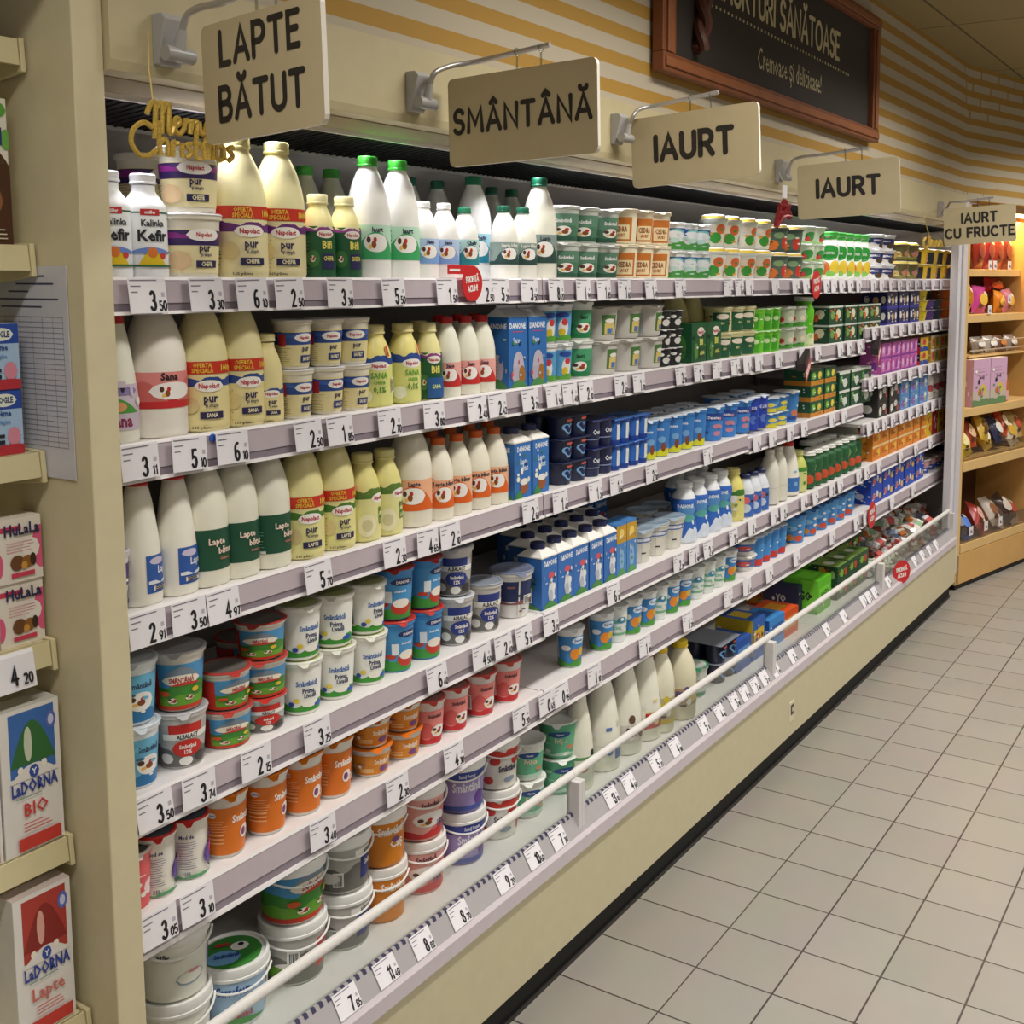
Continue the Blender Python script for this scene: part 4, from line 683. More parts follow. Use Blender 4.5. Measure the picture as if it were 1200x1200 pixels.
for key, c1, c2, nm in (('yellow_box', '#d8c02e', '#c83a3a', 'yellow carton with red dots'), ('red_box', '#c02a3c', '#e8d8d0', 'crimson carton'), ):
    kind(key, 'carton', nm, .055, CA('drink_carton', .1, .09, .14, c1, [('b', 0, 1, c1), ('e', -.3, .6, .3, .12, c2), ('e', .3, .3, .3, .12, c2)], [('b', 0, 1, c1), ('e', 0, .6, .4, .14, c2), ('e', 0, .25, .4, .12, c2)], [('r', -1, 1, 0, 1, c1)]))
kind('amber_pack', 'pack', 'amber dessert pack', .08, CA('yogurt_pack', .15, .1, .068, '#d08a1e', [('b', 0, 1, '#d48e22'), ('e', 0, .5, .5, .3, '#e8b84a')], [('b', 0, 1, '#d48e22'), ('e', 0, .5, .5, .25, '#c8581c')], [('r', -1, 1, 0, 1, '#c08838')]))
# fifth shelf
kind('pink_pot', 'cup', 'pink cup beside the end panel', .030, C('yogurt_cup', .026, .029, .098, '#e06a6a', '#d8d0cc', [('b', .05, .9, '#e06064'), ('e', .5, .4, .3, .15, '#f0d8d8')], lidtop='#4a4846'))
kind('text_cup', 'cup', 'white cup with blue printed text', .034, C('yogurt_cup', .029, .033, .109, '#e6e1d8', '#c8302c', [('b', .05, .9, '#e9e4da'), ('t', -.1, .78, .07, 'Mod de', '#2a2a70', .8, .03), ('l', -.45, .3, .22, .72, 13, '#4a4a86'), ('bar', -.1, .08, .3, .1), ('e', .8, .4, .3, .2, '#5a3a9a'), ('e', .95, .5, .2, .14, '#d84a8a'), ('w', .05, .1, .02, 6, '#5aa06a'), ('t', .75, .7, .14, 'C', '#5a2a86', .8)], lidtop='#4e5a66'))
kind('orange_tall', 'cup', 'tall orange sour cream cup', .043, C('sour_cream_cup', .036, .0415, .12, '#ded9d0', '#dd7a1c', orange_can(), lidtop='#c06a24'))
kind('orange_short', 'tub', 'short orange sour cream tub', .045, C('sour_cream_tub', .037, .043, .062, '#d8d3ca', '#dd7420', [('b', .1, .86, '#d8861c'), ('t', .2, .5, .19, 'Smântână', '#f6f0e8', .6, .06), ('e', .3, .3, .2, .12, '#7a4a86'), ('r', -.6, -.1, .3, .36, '#f0c080'), ('r', -.6, -.1, .2, .26, '#f0c080')], lidtop='#c8742c'))
kind('pink_cup', 'cup', 'pink yogurt cup with cow emblem', .042, C('yogurt_cup', .033, .040, .105, '#ddd8d4', '#d4564e', [('b', .05, .88, '#e0827c'), ('w', .05, .2, .03, 5, '#c4282c'), ('h', -.8, .3, .2, .6, '#d05a56'), ('t', .1, .7, .09, 'Smântână', '#4a2a30', .7), ('e', .3, .36, .36, .15, '#f2eeea'), cow(.22, .36, .26), ('bar', -.75, .2, .3, .4)], lidtop='#a8746c'))
kid = [('r', -2, -.9, .04, .92, '#e6e9ea'), ('r', -.9, 1.4, .04, .9, '#3a86c8'), ('e', .3, .78, .4, .1, '#d8e6f4'), ('t', .3, .75, .07, 'Danonino', '#2a52a0', .7, .04), ('e', .1, .4, .3, .16, '#e08a2a'), ('e', .45, .46, .2, .12, '#d8b03a'), ('w', .04, .2, .05, 5, '#4a9a3a'), ('e', -.4, .58, .25, .08, '#f0f2f2'), ('bar', -1.3, .1, .25, .4)]
kind('kid', 'cup', 'blue cup with orange fruit', .038, C('yogurt_cup', .031, .037, .108, '#e8eaea', '#d8dad8', kid))
kind('kid_green', 'cup', 'white cup with green bands', .037, C('yogurt_cup', .030, .036, .108, '#e4e8e4', '#d8dcd8', [('b', .05, .88, '#dfe6e0'), ('b', .6, .7, '#7ab8a0'), ('b', .42, .5, '#8ac0a8'), ('b', .24, .32, '#7ab08a'), ('e', .2, .7, .3, .1, '#3a86a8')]))
kind('low_blue_white', 'tub', 'short white tub with blue band', .05, C('yogurt_tub', .042, .048, .055, '#e4e2dc', '#e0dedb', [('b', .3, .86, '#3a6cb0'), ('e', -.2, .55, .4, .18, '#d85a5a')], seg=16))
kind('slim_red', 'cup', 'slim blue cup with red base', .036, C('yogurt_cup', .030, .035, .112, '#3a86cc', '#c6d2dc', [('b', .04, .9, '#3f8cd0'), ('w', .04, .24, .05, 4, '#c83a30'), ('e', -.3, .55, .3, .1, '#6ab0e4')], seg=16))
kind('wide_fruit', 'cup', 'wide blue fruit cup', .053, C('yogurt_cup', .043, .051, .112, '#4a90cc', '#3a66a8', [('b', .04, .9, '#3f88cc'), ('b', .7, .9, '#4f9ad8'), ('e', -.5, .22, .4, .14, '#d8902e'), ('e', .2, .2, .3, .12, '#c8502e'), ('e', -.3, .6, .4, .1, '#8ac4e8')], seg=16))
kind('royal_pack', 'pack', 'royal blue dessert pack with stars', .085, CA('dessert_pack', .162, .11, .07, '#2146b0', [('b', 0, 1, '#2148b4'), ('e', -.5, .5, .25, .22, '#c86a6a'), ('e', .1, .6, .18, .2, '#d8e0f0'), ('e', .6, .4, .25, .2, '#e0b84a')], [('b', 0, 1, '#2148b4'), ('e', 0, .5, .4, .2, '#d0d8ee')], [('r', -1, 1, 0, 1, '#2a56c0')]))
kind('rose_cup', 'cup', 'small rose and blue cup', .055, C('yogurt_cup', .044, .052, .075, '#c8a0a4', '#d4d0cc', [('b', .05, .5, '#3a5ab0'), ('e', -.3, .6, .4, .2, '#d8606a')], seg=16))
kind('navy_box', 'pack', 'navy dessert pack beside end post', .08, CA('dessert_pack', .15, .1, .07, '#1f3f8c', [('b', 0, 1, '#21448e'), ('e', 0, .5, .5, .25, '#4a86c8')], [('b', 0, 1, '#21448e'), ('e', 0, .5, .4, .25, '#c8d4e4')], [('r', -1, 1, 0, 1, '#2c55a0')]))
# bottom well
def bucket_items(c, c2, word, wc, low=None):
    return [('b', .05, .8, c), ('w', .05, .34, .05, 4, c2), ('t', .15, .5, .14, word, wc, .68, .05), ('l', -1.1, -.55, .2, .7, 9, wc), ('bar', .85, .12, .25, .28)]+([('e', .1, .26, .34, .13, low), cow(.05, .25, .22)] if low else [])
kind('white_bucket', 'bucket', 'plain white bucket with pencil bowl sketch', .064, BU('cream_bucket', .056, .062, .13, '#e4e3d8', '#e6e6e2', [('e', .25, .3, .3, .1, '#8aa0b0'), ('e', .25, .31, .27, .085, '#e4e3d8'), ('e', .3, .38, .12, .02, '#d88a8a'), ('t', -.25, .62, .08, 'Măr', '#3a3a44', .8), ('r', .75, .95, .25, .55, '#7a72b8'), ('r', .75, .95, .55, .75, '#c8d4c0')]))
kind('market_bucket', 'bucket', 'blue white bucket with green picture lid', .066, BU('cream_bucket', .057, .064, .122, '#e4e8ec', '#ebebe8', [('r', -.9, .7, .08, .78, '#a8c8e4'), ('t', -.05, .58, .14, 'Carrefour', '#2a4a9a', .62, .04), ('t', .2, .34, .12, '18 %', '#c84a4a', .8, .04), ('t', .1, .2, .08, 'Smântână', '#c84a4a', .8), ('h', -.9, .7, .08, .2, '#4a9a44'), ('r', .75, 1.2, .08, .78, '#e8e8e4')], [('e', 0, .5, .95, .46, '#3f8a3a'), ('e', -.3, .36, .55, .2, '#7ab0e0'), ('e', .25, .62, .3, .12, '#f2f2ee'), ('e', .3, .66, .1, .05, '#2a2022'), ('t', -.2, .34, .1, 'Smântână', '#2a4aa0', .7), ('r', -.5, -.05, .66, .74, '#c83a3a')]))
kind('meadow_bucket', 'bucket', 'bucket with meadow picture and wordmark', .066, BU('cream_bucket', .057, .064, .125, '#d8d6d0', '#ebebe8', [x for x in smant() if x[0] != 'r']+[('r', .8, 1.5, .06, .8, '#b8b6b2'), ('bar', .9, .2, .25, .4)], [('e', 0, .5, .95, .46, '#c8ccc4'), ('e', .1, .5, .7, .2, '#4a86c0'), ('e', .5, .5, .2, .1, '#c83a2a')]))
kind('grey_bucket', 'bucket', 'grey cow bucket with red shield', .066, BU('cream_bucket', .057, .064, .125, '#c2c0bb', '#ebebe8', [('b', .05, .8, '#b4b2ac'), ('w', .05, .5, .06, 6, '#75736e'), ('r', .35, .8, .2, .68, '#c8352c'), ('t', .55, .42, .09, 'Smântână', '#f4f0ea', .5), ('e', -.3, .3, .3, .1, '#e4e2dc'), ('e', -.6, .24, .3, .1, '#6aa032'), ('bar', -.15, .3, .25, .3), ('r', -1.2, -.75, .4, .7, '#5a94c4')]))
kind('navy_bucket', 'bucket', 'grey cow bucket with navy shield', .062, BU('cream_bucket', .053, .060, .122, '#c6c4bf', '#ebebe8', [('b', .05, .8, '#b6b4ae'), ('w', .05, .46, .06, 6, '#75736e'), ('r', .2, .8, .2, .64, '#2a3478'), ('r', .05, .95, .6, .74, '#eeece6'), ('t', .5, .62, .09, 'ALBALACT', '#1c1c24', .5, .05), ('t', .5, .42, .1, 'Smântână', '#f0eef0', .45), ('bar', -.35, .14, .25, .26), ('e', -.6, .3, .3, .1, '#dedcd6')]))
kind('orange_bucket', 'bucket', 'orange bucket with white lettering', .057, BU('cream_bucket', .049, .055, .125, '#d8821e', '#ece8e2', [('b', .05, .8, '#dc8420'), ('t', .3, .58, .15, 'Smântână', '#f6f2ea', .58, .06), ('t', .45, .34, .15, 'Caş', '#f6f0e4', .8), ('e', .4, .48, .12, .05, '#7a4a86'), ('bar', -.6, .12, .35, .26), ('l', -1.0, -.3, .45, .7, 6, '#f2c48a')]))
kind('pink_bucket', 'bucket', 'pink bucket with cow emblem', .060, BU('cream_bucket', .051, .058, .125, '#e0a49c', '#ece8e4', [('b', .05, .8, '#e6aaa2'), ('w', .05, .18, .03, 5, '#cc3a3a'), ('h', .0, 1.0, .2, .62, '#e07a74'), ('t', .0, .62, .11, 'Smântână', '#5a2a36', .6, .03), ('e', .0, .4, .5, .14, '#f4f0ec'), cow(-.15, .36, .24), ('t', .35, .22, .13, '15%', '#4a2a6a', .75, .05)]))
kind('lilac_bucket', 'bucket', 'lilac bucket with blue rim band', .060, BU('cream_bucket', .052, .059, .128, '#9a8ac8', '#ecebe8', [('b', .05, .8, '#a494ce'), ('w', .62, .8, .02, 4, '#3a4a9a'), ('t', .1, .68, .07, 'Sunteţi Prezent', '#e6e6f4', .5), ('t', .1, .42, .17, 'Smântână', '#efecf6', .58, .05), ('e', .5, .26, .2, .14, '#6a4a96'), ('b', .05, .14, '#4a5aa8')]))
kind('splash_bucket', 'bucket', 'white bucket with red splashes', .060, BU('cream_bucket', .052, .058, .128, '#e8e4da', '#ecebe6', [('w', .66, .8, .05, 9, '#cc3a2e'), ('e', -.4, .58, .16, .08, '#cc3a2e'), ('e', .3, .56, .2, .1, '#cc3a2e'), ('t', .0, .36, .12, 'Smântână', '#2a2a5a', .6, .04), ('e', -.6, .2, .15, .08, '#c83a3a'), ('e', .6, .22, .12, .12, '#c83a3a'), ('e', .05, .2, .2, .05, '#8a9ab0')]))
fr = [('b', .06, .92, '#e2e6dc'), ('wr', -2, 2, .2, .78, .05, 4, '#6ab890'), ('e', .1, .78, .42, .09, '#2a4a8a'), ('t', .1, .755, .06, 'Olympus', '#e8f0f4', .7), ('t', .15, .52, .15, 'Frişca', '#e8d8c0', .75, .04), ('e', .5, .36, .15, .07, '#d88a6a'), ('wr', -2, 2, .1, .2, .03, 7, '#b8dcc8')]
kind('frisca', 'tub', 'white and green whipped cream tub', .052, C('cream_tub', .044, .050, .100, '#e6e8e0', '#e2e4de', fr))
kind('frisca_deep', 'tub', 'green whipped cream tub beside white bottle', .054, C('cream_tub', .046, .052, .100, '#5fb088', '#e6e8e2', fr[1:]))
kind('tomato_bottle', 'bottle', 'white bottle with red dot on green label', .044, B('milk_bottle', .042, .262, CONE, '#ebe9d8', '#e8e6da', [('r', -1.2, 1.2, .1, .36, '#dfe4d2'), ('r', -1.2, 1.2, .33, .36, '#5a9a5a'), ('e', -.1, .24, .3, .04, '#c8382e'), ('r', -1.2, -.9, .1, .36, '#4a8a5a')]))
kind('plain_big', 'bottle', 'big plain white milk bottle', .058, B('milk_bottle', .056, .272, CONE, '#eceadb', '#e6e4d6', [('b', .28, .285, '#d6d3c4'), ('r', .45, 1.2, .13, .28, '#5a78b8')]))
kind('cow_big', 'bottle', 'big white bottle with brown cow print', .055, B('milk_bottle', .053, .27, CONE, '#eceadb', '#e6e4d6', [('r', -.9, 1.2, .14, .34, '#d8cfc4'), cow(0, .25, .2), ('e', .6, .24, .3, .06, '#6a4a3a')]))
kind('red_label_big', 'bottle', 'big white bottle with red label corner', .055, B('milk_bottle', .053, .272, CONE, '#eceadb', '#c23a34', [('r', -.2, .9, .15, .32, '#c8322c'), ('r', -.2, .9, .32, .34, '#e8d8a8')]))
kind('yellow_cap_slim', 'bottle', 'slim milk bottle with yellow cap', .045, B('milk_bottle', .043, .262, ROUND, '#e6e2cc', '#e0c01e', [('r', -1.2, 1, .14, .42, '#c8b88a'), ('e', 0, .3, .5, .06, '#d8c83a'), ('b', .12, .16, '#d8c01e')], caph=.07))
kind('yellow_cap_big', 'bottle', 'wide milk bottle with yellow cap', .055, B('milk_bottle', .053, .245, ROUND, '#dfd8bc', '#e2c41c', [('r', -1.4, 1.2, .2, .42, '#b89a78'), ('e', -.3, .32, .4, .07, '#6a5a8a'), ('e', .4, .3, .3, .06, '#d8c078')], caph=.08))
kind('white_tub', 'tub', 'white tub with green rim', .05, C('yogurt_tub', .043, .049, .105, '#d8dcd2', '#2f7a54', [('b', .06, .2, '#3a8a6a'), ('e', .2, .5, .4, .15, '#c0b8b0')], lidtop='#c8d0c4'))
kind('well_heart_pack', 'pack', 'navy heart pack of four cups', .08, PK('yogurt_pack', 2, .04, .068, '#171c38', '#9aa0ac', heart, 2))
def bx(w, d, h, c, c2, word, wc): return CA('dessert_carton', w, d, h, c, [('b', 0, 1, c), ('r', -.8, .8, .3, .75, c2), ('t', 0, .42, .22, word, wc, .8, .05)], [('b', 0, 1, c2), ('t', 0, .4, .25, word, wc, .7, .06), ('b', 0, .12, c)], [('r', -1, 1, 0, 1, c), ('r', -.6, .6, .25, .75, c2)])
kind('promo_box', 'carton', 'yellow and blue promotion carton reading 7+1', .075, bx(.11, .15, .15, '#2f62b4', '#d8b82a', '7+1', '#b82a2a'))
kind('blue_box', 'carton', 'blue dessert carton', .075, bx(.13, .13, .11, '#2a56a8', '#5a96d8', 'DANONE', '#eef2f8'))
kind('light_blue_box', 'carton', 'light blue dessert carton', .08, bx(.15, .12, .11, '#3f8cd4', '#2a60b0', 'DANONE', '#eef2f8'))
kind('red_orange_box', 'carton', 'red and orange dessert carton', .08, bx(.15, .14, .1, '#d8521e', '#e8a02a', 'BUN', '#b81e1e'))
kind('navy_dessert_box', 'carton', 'navy dessert carton with white fruit', .08, bx(.15, .15, .12, '#20244a', '#3a3a5c', 'YO', '#e8e6e0'))
kind('lime_box', 'carton', 'lime green carton with dark lettering', .085, bx(.16, .15, .14, '#62c022', '#7ad83a', 'JOGO', '#163a1c'))
kind('green_well_pack', 'pack', 'dark green fruit pack', .08, CA('yogurt_pack', .15, .12, .072, '#214e30', [('b', 0, 1, '#234f30'), ('e', -.3, .5, .3, .25, '#8ab83a'), ('e', .4, .5, .25, .25, '#c84a2a')], [('b', 0, 1, '#234f30'), ('r', -.4, .1, .1, .9, '#c8a03a'), ('r', .1, .3, .1, .9, '#b83a2a'), ('e', .6, .5, .2, .25, '#98b870')], [('r', -1, 1, 0, 1, '#7a9a4a'), ('e', -.3, .5, .4, .2, '#d8dcc8'), ('e', .4, .5, .3, .2, '#3a6a34')]))

# ---------------------------------------------------------------- setting products on the shelves
DZ = {'S1': 1.687, 'S2': 1.430, 'S2b': 1.477, 'S3': 1.163, 'S3c': 1.151, 'S3b': 1.255, 'S4x': 1.058, 'S4': .863, 'S4b': .867, 'S5': .665, 'W': .315}
DZN = {'S1': 'top shelf', 'S2': 'second shelf', 'S2b': 'second shelf of far bay', 'S3': 'third shelf', 'S3c': 'third shelf', 'S3b': 'third shelf of far bay', 'S4x': 'fourth shelf of far bay', 'S4': 'fourth shelf', 'S4b': 'fourth shelf', 'S5': 'fifth shelf', 'W': 'bottom well'}
FRONT = {'W': 1.532}
PROTO = {}; COUNT = {}
def setdown(key, x, y, z, rz, label, group):
    if key not in PROTO:
        o = K[key]['fn'](); PROTO[key] = o
    else:
        o = copy_tree(PROTO[key])
    o.location = (x, y, z); o.rotation_euler = (0, 0, rz); tag(o, label, K[key]['cat'])
    if group: o['group'] = group
    elif 'group' in o: del o['group']
    return o
BOXY = ('carton', 'pack')
HGT = {}
def height(key):
    if key not in HGT:
        o = PROTO[key]; HGT[key] = max(v.co.z for c in o.children for v in c.data.vertices)
    return HGT[key]
def row(key, shelf, xs, stack=1, front=None, yaw=None, note='', mix=None):
    """xs: centres along the shelf; stack: how many high; mix: kinds from the bottom up where a stack is of different ones"""
    k = K[key]; y = (front or FRONT.get(shelf, 1.514))+k['r']; n = len(xs)
    if k['cat'] in BOXY: y = (front or FRONT.get(shelf, 1.514))
    for i, x in enumerate(xs):
        z = DZ[shelf]
        if yaw is not None: a = yaw
        elif k['cat'] in BOXY: a = random.uniform(-.02, .02)
        else: a = -.72*math.atan2(x, y)+random.uniform(-.2, .2)
        for s in range(stack):
            kk = mix[s] if mix else key; q = K[kk]
            where = DZN[shelf]
            pos = '' if n == 1 else (ordn(i)+' of '+NUM[n-1]+' from near end')
            lev = '' if stack == 1 else (('lower' if s == 0 else 'upper') if stack == 2 else ('bottom', 'middle', 'top')[s])+' of stack'
            lab = ', '.join(t for t in (q['look'], pos, lev, note or 'on '+where) if t)
            if len(lab.replace('-', ' ').split()) > 15: lab = lab.replace(' from near end', '')
            if len(lab.replace('-', ' ').split()) > 15: lab = lab.replace(' of stack', '')
            yy = y
            if kk not in PROTO: o = setdown(kk, x, yy, z, a, lab, None)
            else: o = setdown(kk, x, yy, z, a, lab, None)
            if q['cat'] in BOXY:
                if 'dep' not in q: q['dep'] = -min(v.co.y+c.location.y for c in PROTO[kk].children for v in c.data.vertices)
                o.location.y = y+q['dep']+.002
            if n*stack > 1: o['group'] = q['cat']+'s like '+q['look'].split(' with ')[0]+' on the '+where
            else:
                if 'group' in o: del o['group']
            z += height(kk)+.0004
            if q['cat'] not in BOXY: a += random.uniform(-.35, .35)
row('kefir_bottle', 'S1', [1.11, 1.177])
row('cream_tub', 'S1', [1.278], stack=2)
row('cream_tub', 'S1', [1.306], stack=2, front=1.66, note='behind the white kefir bottles')
row('cream_bottle', 'S1', [1.382, 1.474])
row('green_drink', 'S1', [1.557, 1.628])
row('tall_green_cap', 'S1', [1.709, 1.799])
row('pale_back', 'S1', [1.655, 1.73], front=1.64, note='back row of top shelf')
row('small_blue', 'S1', [1.866, 1.935])
row('small_teal', 'S1', [2.007])
row('tall_teal', 'S1', [2.169], front=1.6)
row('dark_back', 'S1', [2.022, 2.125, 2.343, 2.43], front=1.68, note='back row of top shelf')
row('small_dark', 'S1', [2.159, 2.237])
row('tall_dark', 'S1', [2.322])
row('green_cup', 'S1', [2.434, 2.529, 2.635], stack=2)
row('print_cup', 'S1', [2.741, 2.834, 2.938], stack=2)
row('blue_band_cup', 'S1', [3.038, 3.125, 3.215], stack=2)
row('dome_cup', 'S1', [3.341, 3.454, 3.588, 3.723], stack=2)
row('dark_dome_cup', 'S1', [3.88, 4.032], stack=2)
row('pale_green_cup', 'S1', [4.147, 4.259], stack=3)
row('sachet_bottle', 'S1', [4.418, 4.522, 4.619, 4.719, 4.824])
row('navy_cup', 'S1', [5.051, 5.22], stack=3)
row('yellow_dome_cup', 'S1', [5.458, 5.635], stack=2)
row('black_yellow_cup', 'S1', [5.825, 6.023, 6.215, 6.418], stack=2)
row('sana_cone', 'S2', [1.11])
row('sana_big', 'S2', [1.197])
row('sana_cream', 'S2', [1.286, 1.365])
row('sana_cream_small', 'S2', [1.416])
row('blue_tub', 'S2', [1.49, 1.572, 1.645], stack=2)
row('sana_green', 'S2', [1.709, 1.798])
row('green_drink2', 'S2', [1.872])
row('green_drink2', 'S2', [1.946], front=1.6, note='behind the yellow green bottles')
row('red_cap_small', 'S2', [1.937, 2.005, 2.066])
row('blue_carton', 'S2', [2.174, 2.257])
row('cow_cup', 'S2', [2.327, 2.398], stack=2)
row('tall_green_cup', 'S2', [2.499], stack=2)
row('grey_tub', 'S2', [2.63, 2.762, 2.894], stack=2)
row('black_white_cup', 'S2', [2.95, 3.022], stack=3)
row('green_carton', 'S2', [3.152, 3.263])
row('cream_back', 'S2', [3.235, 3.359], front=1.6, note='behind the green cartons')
row('yellow_green_pack', 'S2', [3.381, 3.477, 3.576], stack=2)
row('lime_cup', 'S2', [3.66, 3.737, 3.808], stack=2)
row('white_green_cup', 'S2', [3.954, 4.076], stack=2)
row('lime_bottle', 'S2', [4.148])
row('dark_green_pack', 'S2', [4.421, 4.609, 4.786, 4.939], stack=2)
row('navy_pack', 'S2b', [5.202, 5.392, 5.578], stack=2)
row('red_cup', 'S2b', [5.671], stack=3)
row('yellow_cup', 'S2b', [5.812], stack=3)
row('violet_cup', 'S2b', [5.959], stack=2)
row('slate_cup', 'S2b', [6.113], stack=2)
row('amber_cup', 'S2b', [6.31], stack=3)
row('purple_pot', 'S3', [1.085])
row('blue_cone', 'S3', [1.141, 1.212])
row('green_label', 'S3', [1.276, 1.344, 1.42])
row('cream_green', 'S3', [1.505, 1.59])
row('cream_green_small', 'S3', [1.667, 1.733])
row('orange_big', 'S3', [1.826])
row('orange_small', 'S3', [1.905, 1.972, 2.042, 2.112])
row('orange_small', 'S3', [1.987, 2.056, 2.129, 2.205], front=1.6, note='second row on third shelf')
row('red_cap_small', 'S2', [2.021, 2.091, 2.154], front=1.6, note='second row on second shelf')
row('milk_carton', 'S3', [2.191, 2.268])
row('heart_pack', 'S3', [2.435], stack=3)
row('oval_pack', 'S3', [2.575], stack=2)
row('blue_pack', 'S3', [2.679, 2.786], stack=2)
row('tall_blue_cup', 'S3', [2.869, 2.949, 3.033, 3.114, 3.199])
row('plain_blue_cup', 'S3', [3.33, 3.444, 3.557])
row('royal_cup', 'S3', [3.63, 3.707])
row('tall_blue_cup', 'S3', [3.061, 3.147, 3.23, 3.317], front=1.6, note='second row on third shelf')
row('plain_blue_cup', 'S3', [3.597, 3.714, 3.828], front=1.62, note='second row on third shelf')
row('blue_pack', 'S3', [2.936, 3.049], front=1.64, note='second row on third shelf')
row('blue_yellow_cup', 'S3c', [3.81, 3.901], stack=2)
row('big_blue_cup', 'S3c', [4.01])
row('green_orange_pack', 'S3c', [4.217, 4.372], stack=3)
row('green_pack', 'S3c', [4.546, 4.698, 4.836], stack=2)
row('pink_pack', 'S3b', [5.128, 5.287, 5.44, 5.586], stack=2)
row('red_navy_pack', 'S3b', [5.783], stack=2)
row('fruit_pack', 'S3b', [5.997, 6.186, 6.366, 6.536], stack=2)
row('mono_pack', 'S4x', [5.094, 5.278], stack=2)
row('blue_violet_pack', 'S4x', [5.452, 5.628, 5.797], stack=2)
row('slim_white_bottle', 'S4x', [5.856, 5.989, 6.11, 6.234, 6.364])
row('sm_blue', 'S4', [1.121], stack=2)
row('alb_red', 'S4', [1.216], stack=2, mix=['alb_red', 'sm_red'])
row('sm_squat', 'S4', [1.314], stack=2)
row('alb_squat', 'S4', [1.397], stack=3, mix=['alb_squat', 'sm_squat', 'sm_squat'])
row('sm_squat', 'S4', [1.45], stack=2, front=1.63, note='in the dark behind the squat tubs')
row('prima', 'S4', [1.492, 1.583, 1.677], stack=2)
row('cream_blue', 'S4', [1.765, 1.861], stack=2)
row('alb_blue', 'S4', [1.971], stack=2)
row('alb_lid', 'S4', [2.084])
row('wide_blue', 'S4', [2.212])
row('navy_cap_carton', 'S4', [2.306, 2.382, 2.456, 2.535, 2.611])
row('navy_cap_carton', 'S4', [2.386, 2.468, 2.549, 2.629, 2.713], front=1.6, note='second row on fourth shelf')
row('navy_cap_carton', 'S4', [2.476, 2.556, 2.639, 2.721, 2.807], front=1.69, note='third row on fourth shelf')
row('navy_cap_carton', 'S4', [2.588, 2.671, 2.753, 2.839, 2.923, 3.006], front=1.78, note='fourth row on fourth shelf')
row('navy_cap_carton', 'S4', [2.701, 2.783, 2.868, 2.952, 3.034, 3.113], front=1.865, note='fifth row on fourth shelf')
row('gold_carton', 'S4', [2.67, 2.728])
row('clear_cup', 'S4', [2.84, 2.941, 3.048])
row('clear_cup', 'S4', [3.084, 3.188], front=1.63, note='second row on fourth shelf')
row('waist_bottle', 'S4', [3.136, 3.222, 3.319, 3.406])
row('waist_bottle', 'S4', [3.291, 3.381, 3.474], front=1.62, note='second row on fourth shelf')
row('yellow_bottle', 'S4', [3.513])
row('navy_cap_cup', 'S4', [3.59, 3.658, 3.727])
row('milk_glass_bottle', 'S4b', [3.83, 3.913])
row('red_cap_cone', 'S4b', [4.034])
row('yellow_green_bottle', 'S4b', [4.12])
row('foil_drink', 'S4b', [4.209, 4.287, 4.366, 4.448, 4.533, 4.62, 4.709, 4.79])
row('foil_drink', 'S4b', [4.46, 4.542, 4.626, 4.713, 4.803, 4.895, 4.979], front=1.6, note='second row on fourth shelf')
row('foil_drink', 'S4b', [4.696, 4.783, 4.872, 4.964, 5.058, 5.143], front=1.68, note='third row on fourth shelf')
row('orange_pack', 'S4b', [5.022, 5.15, 5.284, 5.423, 5.554, 5.69, 5.832], stack=2)
row('yellow_box', 'S4b', [5.93])
row('red_box', 'S4b', [6.048])
row('yellow_box', 'S4b', [6.171], note='between crimson carton and amber packs')
row('amber_pack', 'S4b', [6.415, 6.568], stack=2)
row('pink_pot', 'S5', [1.099])
row('text_cup', 'S5', [1.147, 1.215])
row('orange_tall', 'S5', [1.299, 1.396, 1.487, 1.571])
row('orange_short', 'S5', [1.685, 1.783], stack=2)
row('pink_cup', 'S5', [1.865, 1.954, 2.058, 2.162])
row('pink_cup', 'S5', [2.008, 2.113, 2.23], front=1.6, note='second row on fifth shelf')
row('kid', 'S5', [2.453, 2.614])
row('kid_green', 'S5', [2.693])
row('kid', 'S5', [2.779, 2.868], note='behind the price tags mid fifth shelf')
row('kid_green', 'S5', [2.942], note='beside a fruit cup mid fifth shelf')
row('kid', 'S5', [3.022, 3.11], note='past the green banded cup, fifth shelf')
row('kid_green', 'S5', [3.2, 3.283, 3.363], note='in a run on fifth shelf')
row('kid', 'S5', [3.454], note='last before the short tubs, fifth shelf')
row('kid_green', 'S5', [2.811, 2.904, 2.996, 3.087, 3.175, 3.261], front=1.6, note='second row on fifth shelf')
row('wide_fruit', 'S5', [4.512, 4.667, 4.798, 4.924], front=1.64, note='second row on fifth shelf')
row('low_blue_white', 'S5', [3.619], stack=2)
row('slim_red', 'S5', [3.693, 3.764, 3.838, 3.913])
row('wide_fruit', 'S5', [4.115, 4.256, 4.385, 4.499, 4.606, 4.718])
row('royal_pack', 'S5', [5.042, 5.223, 5.4, 5.588, 5.771], stack=2)
row('rose_cup', 'S5', [5.839, 5.971, 6.108, 6.232])
row('navy_box', 'S5', [6.518], stack=2)
row('white_bucket', 'W', [1.208], stack=2)
row('market_bucket', 'W', [1.341])
row('grey_bucket', 'W', [1.493], stack=2, mix=['grey_bucket', 'meadow_bucket'])
row('navy_bucket', 'W', [1.627], stack=2)
row('orange_bucket', 'W', [1.741], stack=2)
row('pink_bucket', 'W', [1.874], stack=2)
row('lilac_bucket', 'W', [2.025], stack=2)
row('splash_bucket', 'W', [2.167], stack=2)
row('frisca', 'W', [2.288], stack=2)
row('frisca_deep', 'W', [2.445], stack=2)
row('tomato_bottle', 'W', [2.491], front=1.505)
row('plain_big', 'W', [2.633], front=1.505)
row('cow_big', 'W', [2.761], front=1.505)
row('red_label_big', 'W', [2.881], front=1.505)
row('yellow_cap_slim', 'W', [2.954], front=1.495)
row('yellow_cap_big', 'W', [3.082], front=1.485)
